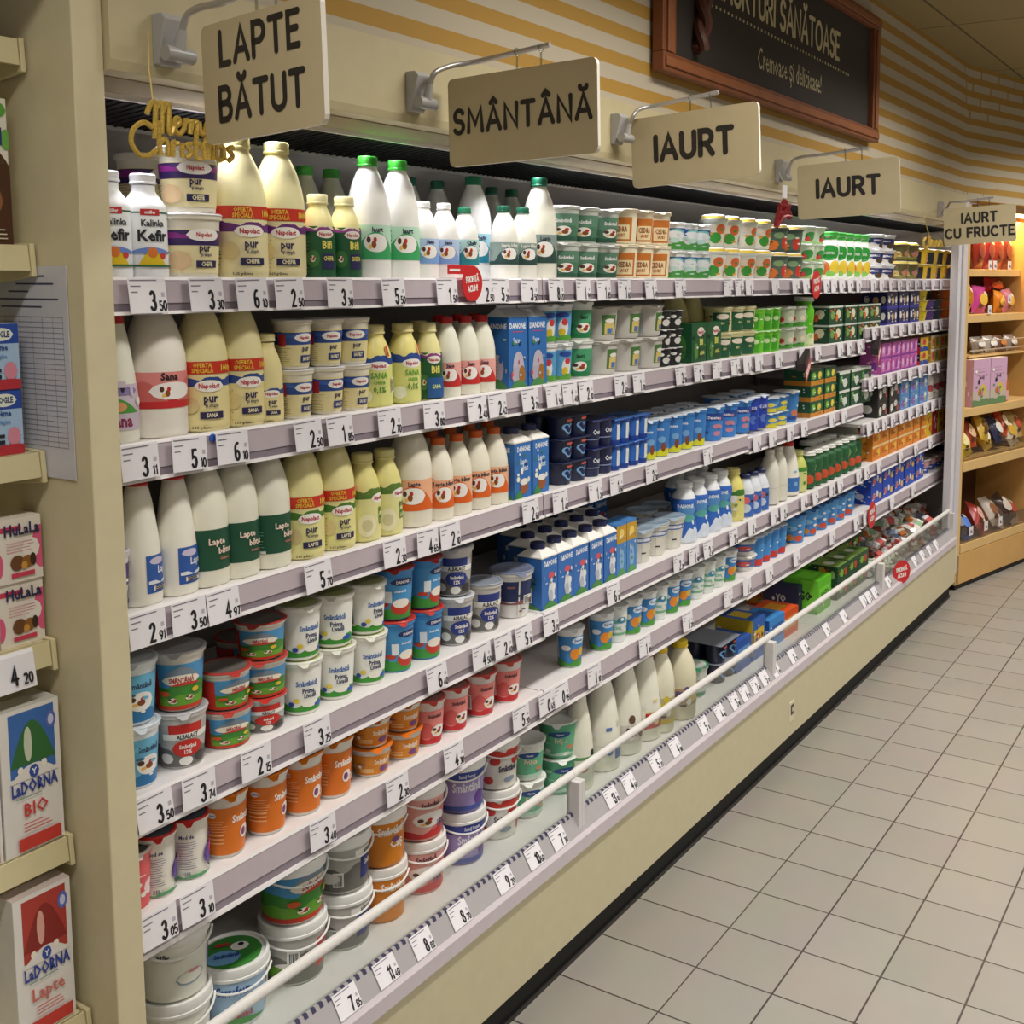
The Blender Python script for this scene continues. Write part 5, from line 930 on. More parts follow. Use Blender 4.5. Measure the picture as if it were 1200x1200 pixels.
row('white_tub', 'W', [3.266])
row('well_heart_pack', 'W', [3.462], stack=2)
row('blue_box', 'W', [3.579])
row('promo_box', 'W', [3.715])
row('light_blue_box', 'W', [3.887])
row('red_orange_box', 'W', [4.032])
row('navy_dessert_box', 'W', [4.359], front=1.6)
row('lime_box', 'W', [4.411])
row('green_well_pack', 'W', [4.65, 4.784, 4.925], stack=2)
row('green_well_pack', 'W', [5.136, 5.273], stack=2, front=1.67, note='second row in bottom well')
row('red_orange_box', 'W', [4.397], front=1.7, note='back of the well, beside navy carton')
row('lime_box', 'W', [4.92], front=1.76, note='back of the well')

# ---------------------------------------------------------------- price tags in the strips
TAGM = mat('#e9e6ec', .4); INK = mat('#15131c', .5); TG = {}
def tag_mesh(big, small, far):
    k = (big, small, far)
    if k in TG: return TG[k]
    if 'base' not in TG:
        m = MB(); m.box(-.034, .034, -.0008, 0, -.052, .003, TAGM); TG['base'] = m.build('price_tag', smooth=False); TG['free'] = True
    m = MB(); y = -.0012
    stroke_mesh(m, big, (.008, y, -.047), (1, 0, 0), (0, 0, 1), .028, .085, INK, .16, .62, disc=6)
    if small: stroke_mesh(m, small, (.0255, y, -.048), (1, 0, 0), (0, 0, 1), .014, .1, INK, .2, .8, disc=0)
    if not far:
        for i, (a, b_) in enumerate(((-.031, .018), (-.03, -.012), (-.03, -.018))):
            m.quad((a, y, -.002-.009*i), (b_, y, -.002-.009*i), (b_, y, .0-.009*i-.0002), (a, y, .0-.009*i-.0002), mat('#77727e', .5))
        m.quad((.024, y, -.027), (.03, y, -.027), (.03, y, -.02), (.024, y, -.02), mat('#b4b0bc', .5))
    TG[k] = m; return m
def price_tag(x, y, z, big, small, label, group, tilt=.06, lean=0, far=False, size=1.0):
    mm = tag_mesh(big, small, far)
    if TG.pop('free', None): o = TG['base']
    else: o = TG['base'].copy(); COL.objects.link(o)
    o.location = (x, y, z); o.rotation_euler = (tilt, lean, 0); o.scale = (size,)*3; tag(o, label, 'price tag', group)
    if isinstance(mm, MB): c = mm.build('lettering', o, smooth=False); TG[(big, small, far)] = c.data
    else: c = bpy.data.objects.new('lettering', mm); COL.objects.link(c); c.parent = o
def tag_row(where, ztop, tags, group):
    n = len(tags)
    for i, (x, z, big, small) in enumerate(tags):
        price_tag(x, 1.4925, z, big, small, 'white price tag, '+ordn(i)+' of '+NUM_(n)+' from near end, '+where, group, random.uniform(-.12, -.05), random.uniform(-.03, .03), x > 3.4)
def NUM_(n):
    if n <= 20: return NUM[n-1]
    t, u = divmod(n, 10); return {2: 'twenty', 3: 'thirty', 4: 'forty', 5: 'fifty'}[t]+('-'+NUM[u-1] if u else '')
tag_row('top shelf', 0, [(1.133, 1.686, '3', '50'), (1.246, 1.686, '3', '30'), (1.342, 1.686, '6', '10'), (1.428, 1.686, '2', '50'), (1.556, 1.686, '3', '30'), (1.704, 1.686, '5', '50'), (1.873, 1.686, '1', '50'), (2.006, 1.686, '2', '50'), (2.067, 1.686, '5', '20'), (2.182, 1.686, '3', '50'), (2.296, 1.686, '8', '20'), (2.422, 1.686, '1', '99'), (2.524, 1.686, '1', '85'), (2.632, 1.686, '1', '60'), (2.781, 1.686, '1', '40'), (2.966, 1.686, '1', '35'), (3.304, 1.686, '1', '20'), (3.391, 1.686, '1', '45'), (3.474, 1.686, '1', '30'), (3.698, 1.686, '1', '75'), (3.893, 1.686, '1', '80'), (3.998, 1.686, '1', '60'), (4.22, 1.686, '2', '10'), (4.309, 1.686, '2', '10'), (4.401, 1.686, '1', '90'), (4.507, 1.686, '2', '40'), (4.618, 1.686, '2', '20'), (4.816, 1.686, '3', '15'), (4.939, 1.686, '1', '95'), (5.081, 1.686, '2', '60'), (5.216, 1.686, '2', '70'), (5.358, 1.686, '2', '30'), (5.506, 1.686, '3', '10'), (5.645, 1.686, '2', '80'), (5.807, 1.686, '3', '30'), (5.978, 1.686, '3', '20')], 'price tags on the top shelf')
tag_row('second shelf', 0, [(1.107, 1.429, '3', '11'), (1.202, 1.429, '5', '10'), (1.29, 1.429, '6', '10'), (1.464, 1.429, '2', '50'), (1.545, 1.429, '1', '85'), (1.686, 1.429, '2', '70'), (1.825, 1.429, '3', '80'), (1.973, 1.429, '2', '40'), (2.05, 1.429, '2', '42'), (2.18, 1.429, '3', '70'), (2.283, 1.429, '1', '50'), (2.357, 1.429, '1', '40'), (2.435, 1.429, '2', '10'), (2.615, 1.429, '2', '60'), (2.715, 1.429, '1', '70'), (2.971, 1.429, '2', '30'), (3.093, 1.429, '2', '90'), (3.228, 1.429, '1', '80'), (3.366, 1.429, '1', '95'), (3.463, 1.429, '1', '45'), (3.564, 1.429, '1', '50'), (3.742, 1.429, '1', '30'), (3.977, 1.429, '1', '65'), (4.142, 1.429, '2', '50'), (4.4, 1.429, '2', '20'), (4.517, 1.429, '2', '30'), (4.65, 1.429, '2', '10')], 'price tags on the second shelf')
tag_row('second shelf of far bay', 0, [(4.847, 1.476, '2', '10'), (4.972, 1.476, '3', '10'), (5.116, 1.476, '2', '40'), (5.267, 1.476, '1', '90'), (5.411, 1.476, '2', '10'), (5.546, 1.476, '2', '20'), (5.687, 1.476, '3', '10'), (5.834, 1.476, '2', '60'), (5.989, 1.476, '2', '50')], 'price tags on the second shelf of far bay')
tag_row('third shelf', 0, [(1.108, 1.162, '2', '91'), (1.188, 1.162, '3', '50'), (1.258, 1.162, '4', '97'), (1.48, 1.162, '5', '70'), (1.694, 1.162, '2', '30'), (1.799, 1.162, '4', '65'), (1.874, 1.162, '2', '10'), (2.181, 1.162, '2', '60'), (2.313, 1.162, '1', '40'), (2.482, 1.162, '1', '20'), (2.593, 1.162, '1', '60'), (2.793, 1.162, '2', '30'), (3.166, 1.162, '1', '70')], 'price tags on the third shelf')
tag_row('third shelf, third bay', 0, [(3.561, 1.15, '1', '50'), (3.699, 1.15, '1', '60'), (3.872, 1.15, '2', '10'), (4.011, 1.15, '2', '20'), (4.327, 1.15, '1', '90'), (4.473, 1.15, '1', '85')], 'price tags on the third shelf, third bay')
tag_row('third shelf of far bay', 0, [(4.818, 1.254, '1', '60'), (4.954, 1.254, '1', '70'), (5.098, 1.254, '1', '60'), (5.248, 1.254, '1', '90'), (5.435, 1.254, '2', '10'), (5.618, 1.254, '2', '40'), (5.795, 1.254, '1', '80'), (5.965, 1.254, '2', '20')], 'price tags on the third shelf of far bay')
tag_row('fourth shelf of far bay', 0, [(4.811, 1.057, '1', '90'), (4.91, 1.057, '1', '80'), (5.038, 1.057, '2', '10'), (5.171, 1.057, '2', '30'), (5.311, 1.057, '1', '70'), (5.457, 1.057, '1', '90'), (5.595, 1.057, '2', '10'), (5.738, 1.057, '2', '20'), (5.888, 1.057, '2', '50'), (6.026, 1.057, '2', '30')], 'price tags on the fourth shelf of far bay')
tag_row('fourth shelf', 0, [(1.106, 0.862, '3', '50'), (1.195, 0.862, '3', '74'), (1.319, 0.862, '2', '15'), (1.467, 0.862, '3', '25'), (1.821, 0.862, '6', '40'), (1.982, 0.862, '4', '50'), (2.065, 0.862, '2', '40'), (2.149, 0.862, '5', '10'), (2.268, 0.862, '3', '70'), (2.577, 0.862, '6', '10'), (2.971, 0.862, '2', '20'), (3.076, 0.862, '1', '90'), (3.175, 0.862, '2', '60'), (3.372, 0.862, '2', '10')], 'price tags on the fourth shelf')
tag_row('fourth shelf, far bays', 0, [(3.528, 0.866, '2', '10'), (3.729, 0.866, '1', '90'), (3.819, 0.866, '2', '30'), (4.028, 0.866, '4', '60'), (4.149, 0.866, '2', '20'), (4.347, 0.866, '2', '10'), (4.441, 0.866, '2', '40'), (4.686, 0.866, '1', '70'), (4.792, 0.866, '2', '10'), (4.978, 0.866, '1', '60'), (5.317, 0.866, '1', '80'), (5.586, 0.866, '2', '30'), (5.861, 0.866, '2', '20')], 'price tags on the fourth shelf, far bays')
tag_row('fifth shelf', 0, [(1.106, 0.664, '3', '05'), (1.182, 0.664, '3', '10'), (1.476, 0.664, '3', '40'), (1.689, 0.664, '2', '30'), (1.876, 0.664, '4', '30'), (2.136, 0.664, '5', '20'), (2.248, 0.664, '0', '65'), (2.314, 0.664, '0', '95'), (2.478, 0.664, '1', '10'), (2.759, 0.664, '1', '30'), (3.034, 0.664, '1', '20'), (3.338, 0.664, '1', '60'), (3.493, 0.664, '1', '40'), (3.691, 0.664, '2', '10'), (3.959, 0.664, '1', '80'), (4.362, 0.664, '1', '70'), (4.668, 0.664, '2', '20'), (4.798, 0.664, '1', '50'), (5.198, 0.664, '2', '10'), (5.563, 0.664, '1', '90')], 'price tags on the fifth shelf')
for i, (x, b_, c_) in enumerate([(1.43, '7', '85'), (1.538, '11', '40'), (1.646, '8', '82'), (1.766, '8', '70'), (1.929, '9', '20'), (2.048, '10', '60'), (2.15, '7', '30'), (2.403, '13', '10'), (2.497, '4', '60'), (2.647, '5', '20'), (2.767, '4', '80'), (2.954, '5', '10'), (3.069, '4', '90'), (3.179, '3', '80'), (3.26, '4', '20'), (3.344, '2', '60'), (3.424, '5', '10'), (3.522, '1', '90'), (3.682, '2', '20'), (3.801, '2', '80'), (4.039, '2', '10'), (4.238, '1', '90'), (4.488, '2', '30'), (4.557, '2', '10'), (4.639, '1', '80'), (4.838, '2', '20'), (4.997, '2', '10'), (5.135, '1', '70'), (5.266, '2', '50'), (5.402, '1', '90'), (5.528, '2', '20'), (5.659, '2', '10')]): price_tag(x, 1.4045, .3745, b_, c_, 'white price tag on the sloping rail under the glass, '+ordn(i)+' from near end', 'price tags along the bottom well', -.54, 0, x > 3.4, .86)

# ---------------------------------------------------------------- hanging category signs on bracket arms
SIGNB = mat('#b9aa88', .5); SIGNW = mat('#e2dccf', .5); ARM = mat('#b4b0ac', .35, .6); LETT = mat('#1f1a18', .55); CLIP = glass_mat('clear_clip', '#e4e8e8', .5)
def hang_sign(lines, C, w, h, yaw, roll, th, bracket, label):
    root = empty('hanging_sign', C); tag(root, label, 'sign', 'aisle category signs')
    u = Vector((-math.sin(yaw), -math.cos(yaw), 0)); up = Vector((0, 0, 1)); n = u.cross(up)      # n points away from the camera side
    a = u*math.cos(roll)+up*math.sin(roll); b_ = up*math.cos(roll)-u*math.sin(roll); n = a.cross(b_)
    if n.x > 0: n = -n
    m = MB(); c = .012; pts = []
    for cx_, cy_, a0 in ((w/2-c, h/2-c, 0), (-w/2+c, h/2-c, 90), (-w/2+c, -h/2+c, 180), (w/2-c, -h/2+c, 270)):
        pts += [(cx_+c*math.cos(math.radians(a0+30*k)), cy_+c*math.sin(math.radians(a0+30*k))) for k in range(4)]
    N = len(pts); P = lambda p, d: a*p[0]+b_*p[1]+n*d
    m.add([P(p, .004) for p in pts]+[P(p, -.004) for p in pts], [tuple(range(N)), tuple(reversed(range(N, 2*N)))], SIGNB)
    m.add([P(p, .004) for p in pts]+[P(p, -.004) for p in pts], [(i, N+i, N+(i+1) % N, (i+1) % N) for i in range(N)], SIGNW)
    m.build('panel', root, smooth=False)
    m = MB()
    for t, dy, hh in lines: stroke_mesh(m, t, P((0, dy), .0046), a, b_, hh, th, LETT, .3, 1.0)
    m.build('lettering', root, smooth=False)
    # bracket: wall plate, knuckle, bent arm, two clips
    Cv = Vector(C); B_ = Vector(bracket)-Cv
    m = MB(); m.prism([(B_.y-.012, B_.z-.036), (B_.y+.0, B_.z-.036), (B_.y+.0, B_.z+.036), (B_.y-.022, B_.z+.036), (B_.y-.030, B_.z+.028)], B_.x-.02, B_.x+.02, mat('#a9a7a4', .4)); m.build('wall_plate', root, smooth=False, bevel=.002)
    m = MB(); k = B_+Vector((0, -.032, -.022)); m.tube([k+Vector((-.024, 0, 0)), k+Vector((.024, 0, 0))], .011, mat('#9d9b98', .35), 12); m.tube([k, k+Vector((0, -.006, .022)), k+Vector((0, -.010, .034))], [.009, .008, .006], mat('#a5a3a0', .35), 10); m.build('knuckle', root)
    top = P((0, h/2+.026), 0); e0 = k+Vector((0, -.010, .034)); bend = P((w/2*-1+.02, h/2+.022), 0)
    pts = [e0, e0+Vector((0, -.012, .02)), e0.lerp(P((-w*.36, h/2+.026), 0), .55)+Vector((0, 0, .012)), P((-w*.3, h/2+.026), 0), P((-w*.05, h/2+.03), 0), P((w*.2, h/2+.034), 0)]
    fine = []
    for i in range(len(pts)-1):
        p0, p1, p2, p3 = pts[max(i-1, 0)], pts[i], pts[i+1], pts[min(i+2, len(pts)-1)]
        for j in range(5):
            t = j/5; fine.append(.5*((2*p1)+(p2-p0)*t+(2*p0-5*p1+4*p2-p3)*t*t+(3*p1-p0-3*p2+p3)*t**3))
    fine.append(pts[-1]); m = MB(); m.tube(fine, .005, ARM, 10); m.build('arm', root)
    for f in (-.02, .14):
        m = MB(); q = P((w*f, h/2+.031), 0); m.tube([q+a*.0+n*.007*math.cos(t)+b_*.007*math.sin(t) for t in [2*PI*i/12 for i in range(13)]], .0014, CLIP, 6); m.tube([q-b_*.007, q-b_*.034], .0022, CLIP, 6); m.build('clip', root)
    return root
hang_sign([('LAPTE', .024, .043), ('BĂTUT', -.052, .043)], (1.10, 1.188, 1.964), .27, .165, .13, .03, .105, (1.11, 1.40, 2.03), 'square beige sign with two lines of black capitals, nearest the end panel')
hang_sign([('SMÂNTÂNĂ', -.020, .042)], (1.74, 1.206, 1.988), .345, .166, .05, .02, .108, (1.665, 1.40, 2.034), 'beige sign with one long black word under three accents')
hang_sign([('IAURT', -.022, .055)], (2.469, 1.209, 2.003), .346, .168, .053, .045, .125, (2.42, 1.40, 2.05), 'beige sign reading IAURT, below the chalkboard, the nearer of two')
hang_sign([('IAURT', -.018, .050)], (3.42, 1.146, 1.965), .315, .168, -.1, .05, .125, (3.47, 1.40, 2.035), 'beige sign reading IAURT, beside the red ornament, the farther of two')
hang_sign([('IAURT', .014, .040), ('CU FRUCTE', -.052, .040)], (5.36, 1.176, 1.935), .315, .168, -.05, .055, .125, (5.51, 1.40, 2.02), 'beige two-line sign hanging in front of the white corner post')

# ---------------------------------------------------------------- framed chalkboard above the case
WD = mat('#7a4526', .5, 0, .25, 14); WD2 = mat('#8a5230', .5, 0, .25, 14)
root = empty('chalkboard', (3.52, 1.40, 2.455)); tag(root, 'dark chalkboard in a brown wooden frame on the striped wall', 'chalkboard')
hw, hh, fr_ = .91, .235, .075
m = MB(); m.box(-hw+.03, hw-.03, -.012, 0, -hh+.03, hh-.03, mat('#332c28', .7, 0, .12, 6)); m.build('board', root, smooth=False)
for x0, x1, z0, z1, ax in ((-hw, hw, -hh, -hh+.048, 'b'), (-hw, hw, hh-.048, hh, 't'), (-hw, -hw+fr_, -hh+.048, hh-.048, 'l'), (hw-fr_, hw, -hh+.048, hh-.048, 'r')):
    m = MB(); e = .0 if ax in 'bt' else .002
    m.box(x0, x1, -.034+e, 0, z0, z1, WD)
    if ax in 'bt': m.box(x0+.01, x1-.01, -.040, -.034+e, z0+.012, z1-.012, WD2)
    else: m.box(x0+.02, x1-.02, -.038, -.034+e, z0+.001, z1-.001, WD2)
    m.build('frame', root, smooth=False, bevel=.003)
CH = mat('#c8bc96', .7)
m = MB(); L = stroke_mesh(m, 'IAURTURI SĂNĂTOASE', (-.02, -.0135, .020), (1, 0, -.008), (0, 0, 1), .088, .085, CH, .24, .82)
for i in range(44): m.box(-.585+.0272*i, -.585+.0272*i+.008, -.0135, -.0125, -.012-.0003*i, -.004-.0003*i, CH)
vs, fs, wd = font_mesh('Cremoase şi delicioase!', .0); k = .56/wd
m.add([(.025+x*k, -.0135, -.128+y*k*1.6) for x, y in vs], fs, CH)
m.build('lettering', root, smooth=False)
m = MB()
for ph in (0, PI/1, ):
    m.tube([(-.70+.012*math.cos(ph+i*.5)+.03*math.sin(i*.1), -.031+.011*math.sin(ph+i*.5), .19-.0118*i) for i in range(30)], .0155, mat('#55301f', .55, 0, .2, 20), 8)
m.build('twisted_rope', root)

# ---------------------------------------------------------------- Christmas ornaments
GOLD = mat('#c9a94e', .4, .3, .6, 300); RED = mat('#8a1f22', .4, .2, .5, 200)
def pen(mb, paths, org, ux, uz, s, r, m):
    org = Vector(org); ux = Vector(ux); uz = Vector(uz)
    for p in paths:
        f = []
        for i in range(len(p)-1):
            p0, p1, p2, p3 = [Vector((*p[j], 0)) for j in (max(i-1, 0), i, i+1, min(i+2, len(p)-1))]
            for j in range(4):
                t = j/4; f.append(.5*((2*p1)+(p2-p0)*t+(2*p0-5*p1+4*p2-p3)*t*t+(3*p1-p0-3*p2+p3)*t**3))
        f.append(Vector((*p[-1], 0)))
        mb.tube([org+ux*(v.x*s)+uz*(v.y*s) for v in f], r, m, 6)
MERRY = [[(-.15, 1.0), (0, 1.35), (.15, 1.5), (.2, 1.2), (.12, .1)], [(.2, 1.2), (.42, 1.5), (.45, 1.1), (.4, .3)], [(.45, 1.1), (.66, 1.5), (.72, 1.2), (.68, .5), (.78, .35), (.9, .6)],
         [(.9, .6), (1.1, .75), (1.08, .95), (.95, .9), (.92, .55), (1.08, .35), (1.28, .55)], [(1.28, .55), (1.38, .95), (1.42, .85), (1.55, .85), (1.52, .4)], [(1.55, .5), (1.66, .95), (1.7, .85), (1.84, .85), (1.8, .4)],
         [(1.9, .9), (1.95, .5), (2.1, .45), (2.25, .95), (2.15, .2), (2.0, -.15), (1.85, .05)]]
XMAS = [[(.2, .55), (-.1, .7), (-.45, .45), (-.55, 0), (-.3, -.4), (.05, -.4), (.3, -.2)], [(.4, .8), (.42, -.4)], [(.42, .0), (.6, .2), (.7, 0), (.68, -.4)], [(.85, -.4), (.9, .15), (.95, .05), (1.1, .1)], [(1.2, .1), (1.2, -.4)], [(1.55, .1), (1.36, .05), (1.52, -.2), (1.34, -.4)], [(1.75, .6), (1.7, -.3), (1.86, -.4)], [(1.6, .12), (1.9, .12)],
        [(2.0, -.4), (2.0, .1), (2.15, .1), (2.15, -.4)], [(2.15, .0), (2.3, .12), (2.32, -.4)], [(2.7, .05), (2.48, .1), (2.45, -.3), (2.65, -.35), (2.7, .1), (2.74, -.4)], [(3.1, .12), (2.9, .05), (3.06, -.2), (2.88, -.4)]]
root = empty('christmas_ornament', (1.045, 1.345, 1.93)); tag(root, 'glittering gold season greeting ornament hanging by a thread near beige end panel', 'ornament')
m = MB(); pen(m, MERRY, (-.005, 0, -.052), (1, -.25, 0), (0, 0, 1), .036, .0038, GOLD); m.build('upper_word', root)
m = MB(); pen(m, XMAS, (-.012, .0, -.056), (1, -.25, 0), (0, 0, 1), .040, .0038, GOLD); m.build('lower_word', root)
m = MB(); m.tube([(.0, 0, .0), (.003, .01, .05), (.02, .03, .105)], .0012, mat('#c8a84a', .4), 5); m.build('thread', root)
root = empty('christmas_ornament', (3.425, 1.355, 1.90)); tag(root, 'dark red glittering ornament hanging on a ribbon beside the farther IAURT sign', 'ornament')
m = MB(); pen(m, [[(0, .5), (-.3, .1), (-.5, -.5)], [(0, .5), (.25, .1), (.3, -.2)], [(-.35, .0), (.35, .05)], [(-.45, -.5), (.0, -.1), (.4, -.1)], [(-.3, -.2), (.2, .3)], [(-.3, .3), (.3, .3)]], (0, 0, -.005), (1, -.3, 0), (0, 0, 1), .085, .0075, RED); m.build('reindeer_shape', root)
m = MB(); m.box(-.016, .016, -.002, .002, .045, .085, mat('#f0ecf4', .3)); m.build('paper_label', root, smooth=False)  # plain white square set just above the red shape
m = MB(); m.tube([(.0, 0, .085), (.0, .02, .125)], .0012, mat('#c8c4be', .4), 5); m.build('thread', root)
root = empty('christmas_ornament', (5.2, 1.36, 1.855)); tag(root, 'small gold ornament hanging under the two-line sign', 'ornament')
m = MB(); pen(m, [[(-.3, .2), (-.5, 0), (-.3, -.25), (-.1, -.2)], [(.0, .3), (.0, -.2), (.2, .1), (.25, -.2)], [(.4, .1), (.5, -.2), (.7, .1)], [(.8, -.2), (1.0, .1), (1.2, -.2)]], (0, 0, 0), (1, -.25, 0), (0, 0, 1), .1, .007, GOLD); m.build('lettering', root)
m = MB(); m.tube([(0, 0, .03), (0, .03, .13)], .0015, mat('#c8a84a', .4), 5); m.build('thread', root)

# ---------------------------------------------------------------- promotion wobblers, cards, sticker
RW = mat('#c8262a', .4); WT = mat('#f2e8e4', .5)
def wobbler(x, y, z, r, label, flap=True, rz=0, rx=0):
    root = empty('promotion_wobbler', (x, y, z), rz); root.rotation_euler = (rx, 0, rz); tag(root, label, 'promotion sign', 'red round promotion signs')
    m = MB(); n = 24; P = [(r*math.cos(2*PI*i/n), r*1.08*math.sin(2*PI*i/n)) for i in range(n)]
    m.add([(a, 0, b_) for a, b_ in P]+[(a, .0012, b_) for a, b_ in P], [tuple(range(n)), tuple(reversed(range(n, 2*n)))]+[(i, n+i, n+(i+1) % n, (i+1) % n) for i in range(n)], RW)
    if flap: m.box(-2.35*r, -.2*r, .0002, .0011, .55*r, 1.08*r, RW)
    m.build('disc', root, smooth=False)
    m = MB(); stroke_mesh(m, 'PROFITĂ', (0, -.0006, r*.1), (1, 0, .12), (-.1, 0, 1), r*.32, .12, WT, .2, .75, disc=6); stroke_mesh(m, 'ACUM!', (r*.02, -.0006, -r*.45), (1, 0, .12), (-.1, 0, 1), r*.32, .12, WT, .2, .8, disc=6)
    if flap: m.box(-2.2*r, -1.2*r, -.0006, 0, .72*r, .86*r, WT)
    m.build('lettering', root, smooth=False)
wobbler(1.957, 1.487, 1.678, .036, 'red round promotion sign with a flap over the top shelf tag')
wobbler(4.10, 1.487, 1.668, .05, 'plain red round promotion sign on the top shelf, far along', False)
wobbler(4.86, 1.482, .645, .056, 'red round promotion sign on the fifth shelf, above the bare well', False)
wobbler(4.97, 1.372, .375, .05, 'red round promotion sign standing off the glass front of the well', False, -.55)
for i, (x, z, lb) in enumerate(((3.97, 1.375, 'tilted red and black promotion card hanging by the second shelf, nearer one'), (4.85, 1.385, 'tilted red and black promotion card hanging by the second shelf, farther one'))):
    root = empty('promotion_card', (x, 1.47, z), 0); root.rotation_euler = (0, -.5, .2); tag(root, lb, 'promotion card', 'tilted promotion cards')
    m = MB(); m.box(-.06, .06, -.003, 0, -.05, .0, mat('#a8342c', .4)); m.box(-.05, .06, -.003, .03, .0, .03, mat('#241a1c', .4)); m.build('card', root, smooth=False, bevel=.002)
    m = MB(); m.box(-.045, .03, -.0036, -.003, -.02, -.012, WT); m.box(-.045, .045, -.0036, -.003, -.035, -.027, WT); m.build('lettering', root, smooth=False)
m = MB(); m.lathe([(.007, 0), (.007, .0012), (.005, .002)], mat('#2f58b8', .4), 16); o = m.build('round_sticker', ang=30); o.location = (1.254, 1.4975, 1.424); o.rotation_euler = (PI/2, 0, 0); tag(o, 'small round blue sticker on the second shelf strip between two price tags', 'sticker')

# ---------------------------------------------------------------- the neighbouring shelf unit with cartons
CRM = mat('#d2c79c', .5); CRM2 = mat('#a4976f', .6)
root = empty('shelf_unit', (0, 0, 0)); tag(root, 'cream metal shelf unit with long-life cartons, against the end panel', 'shelf unit')
m = MB(); m.box(.1, .965, 1.95, 1.97, 0, 2.12, CRM2); m.build('back_panel', root, smooth=False)
m = MB(); m.box(.1, .965, 1.49, 1.95, 0, .12, CRM); m.build('base', root, smooth=False)
GL_ = [(2.02, 1.517), (1.735, 1.517), (1.437, 1.517), (1.156, 1.515), (.857, 1.497), (.585, 1.475)]
for z, yf in GL_:
    m = MB(); m.box(.1, .955, yf+.004, 1.95, z-.02, z, CRM); s_ = m.build('shelf', root, smooth=False)
    m = MB(); m.prism([(yf-.004, z-.036), (yf+.004, z-.036), (yf+.006, z), (yf, z)], .1, .957, CRM); m.build('front_lip', s_, smooth=False)
    m = MB(); m.prism([(yf-.006, z-.045), (yf+.09, z-.055), (yf+.09, z+.004), (yf-.003, z+.002)], .9585, .966, mat('#cfc498', .5)); m.build('bracket', s_, smooth=False, bevel=.0015)
def cart(name, x0, x1, y, z, h, d, body, front, label, group=None, top=None, roof=None, side=None):
    o = make_carton(name, x1-x0, d, h, body, front, side, top, roof); o.location = ((x0+x1)/2, y+d/2, z); tag(o, label, 'carton', group); return o
cart('drink_carton', .865, .945, 1.531, 1.7355, .202, .06, '#ddd8c8', [('b', 0, .42, '#4a2a1a'), ('h', -.6, 1.3, .42, .66, '#4a2a1a'), ('e', .2, .3, .5, .1, '#8a5a34'), ('e', -.3, .15, .4, .07, '#6a3f24'), ('e', .65, .92, .3, .05, '#5a9a3a'), ('e', .9, .72, .2, .07, '#6aa84a'), ('r', -.2, .75, .68, .8, '#23356e'), ('t', .25, .71, .07, 'alpro', '#e8ecf4', .8), ('t', .5, .55, .04, 'choco', '#5a4a3a', .8), ('l', .3, .8, .04, .1, 3, '#d8ccb8')], 'brown chocolate drink carton with a green leaf, top shelf of cream unit')
hog = [('b', 0, .7, '#a8c4e0'), ('b', .7, 1, '#2a4aa0'), ('e', .3, .84, .5, .1, '#e6ead8'), ('t', .3, .8, .09, 'HOGLE', '#23356e', .7, .04), ('t', .2, .6, .09, 'Crème', '#2a4a8a', .8), ('t', .3, .48, .06, 'légère', '#6a90c0', .8), ('e', .62, .28, .26, .14, '#d88a9a'), ('r', -.6, .25, .17, .23, '#26242c'), ('r', -.6, .25, .27, .32, '#26242c'), ('h', -1.2, 2.2, 0, .16, '#b8303a'), ('r', -.9, .2, 0, .08, '#b8303a')]
for i in range(2): cart('dessert_carton', .868, .944, 1.531, 1.4375+.0935*i, .093, .06, '#b4cae0', hog, 'pale blue carton with dark blue top band, '+('lower' if i == 0 else 'upper')+' of two, beside the paper list', 'blue banded cartons on the cream shelf')
hula = [('b', 0, 1, '#e0d8cc'), ('e', .95, .5, .4, .34, '#d85a80'), ('e', -1.0, .3, .25, .2, '#d85a80'), ('r', -.95, .1, .8, .88, '#c83a56'), ('e', .5, .5, .4, .16, '#e8e2d8'), ('l', -.6, .7, .48, .62, 4, '#cc6a80'), ('e', -.15, .3, .32, .12, '#6a4224'), ('e', .3, .3, .26, .1, '#8a5a24'), ('e', .55, .32, .14, .1, '#3a2418'), ('e', .15, .25, .14, .06, '#c89040'), ('r', -.45, .6, .08, .15, '#c83a56'), ('t', .1, .74, .17, 'HuLaLa', '#26284e', .78, .05)]
for i in range(2):
    o = cart('dessert_carton', .893+.0*i, .961, 1.531-.003*i, 1.1565+.0945*i, .094, .06, '#ddd5c8', hula, 'white and pink dessert carton with chocolate pieces, '+('lower' if i == 0 else 'upper')+' of two', 'pink white cartons on the cream shelf', side=[('b', 0, 1, '#cfc6ba')])
    for mm in [c for c in o.children if c.name.startswith('label')]: pass
o = cart('dessert_carton', .815, .885, 1.531, 1.1565, .094, .06, '#ddd5c8', hula, 'white and pink dessert carton cut by the photo edge, beside the stacked pair', 'pink white cartons on the cream shelf')
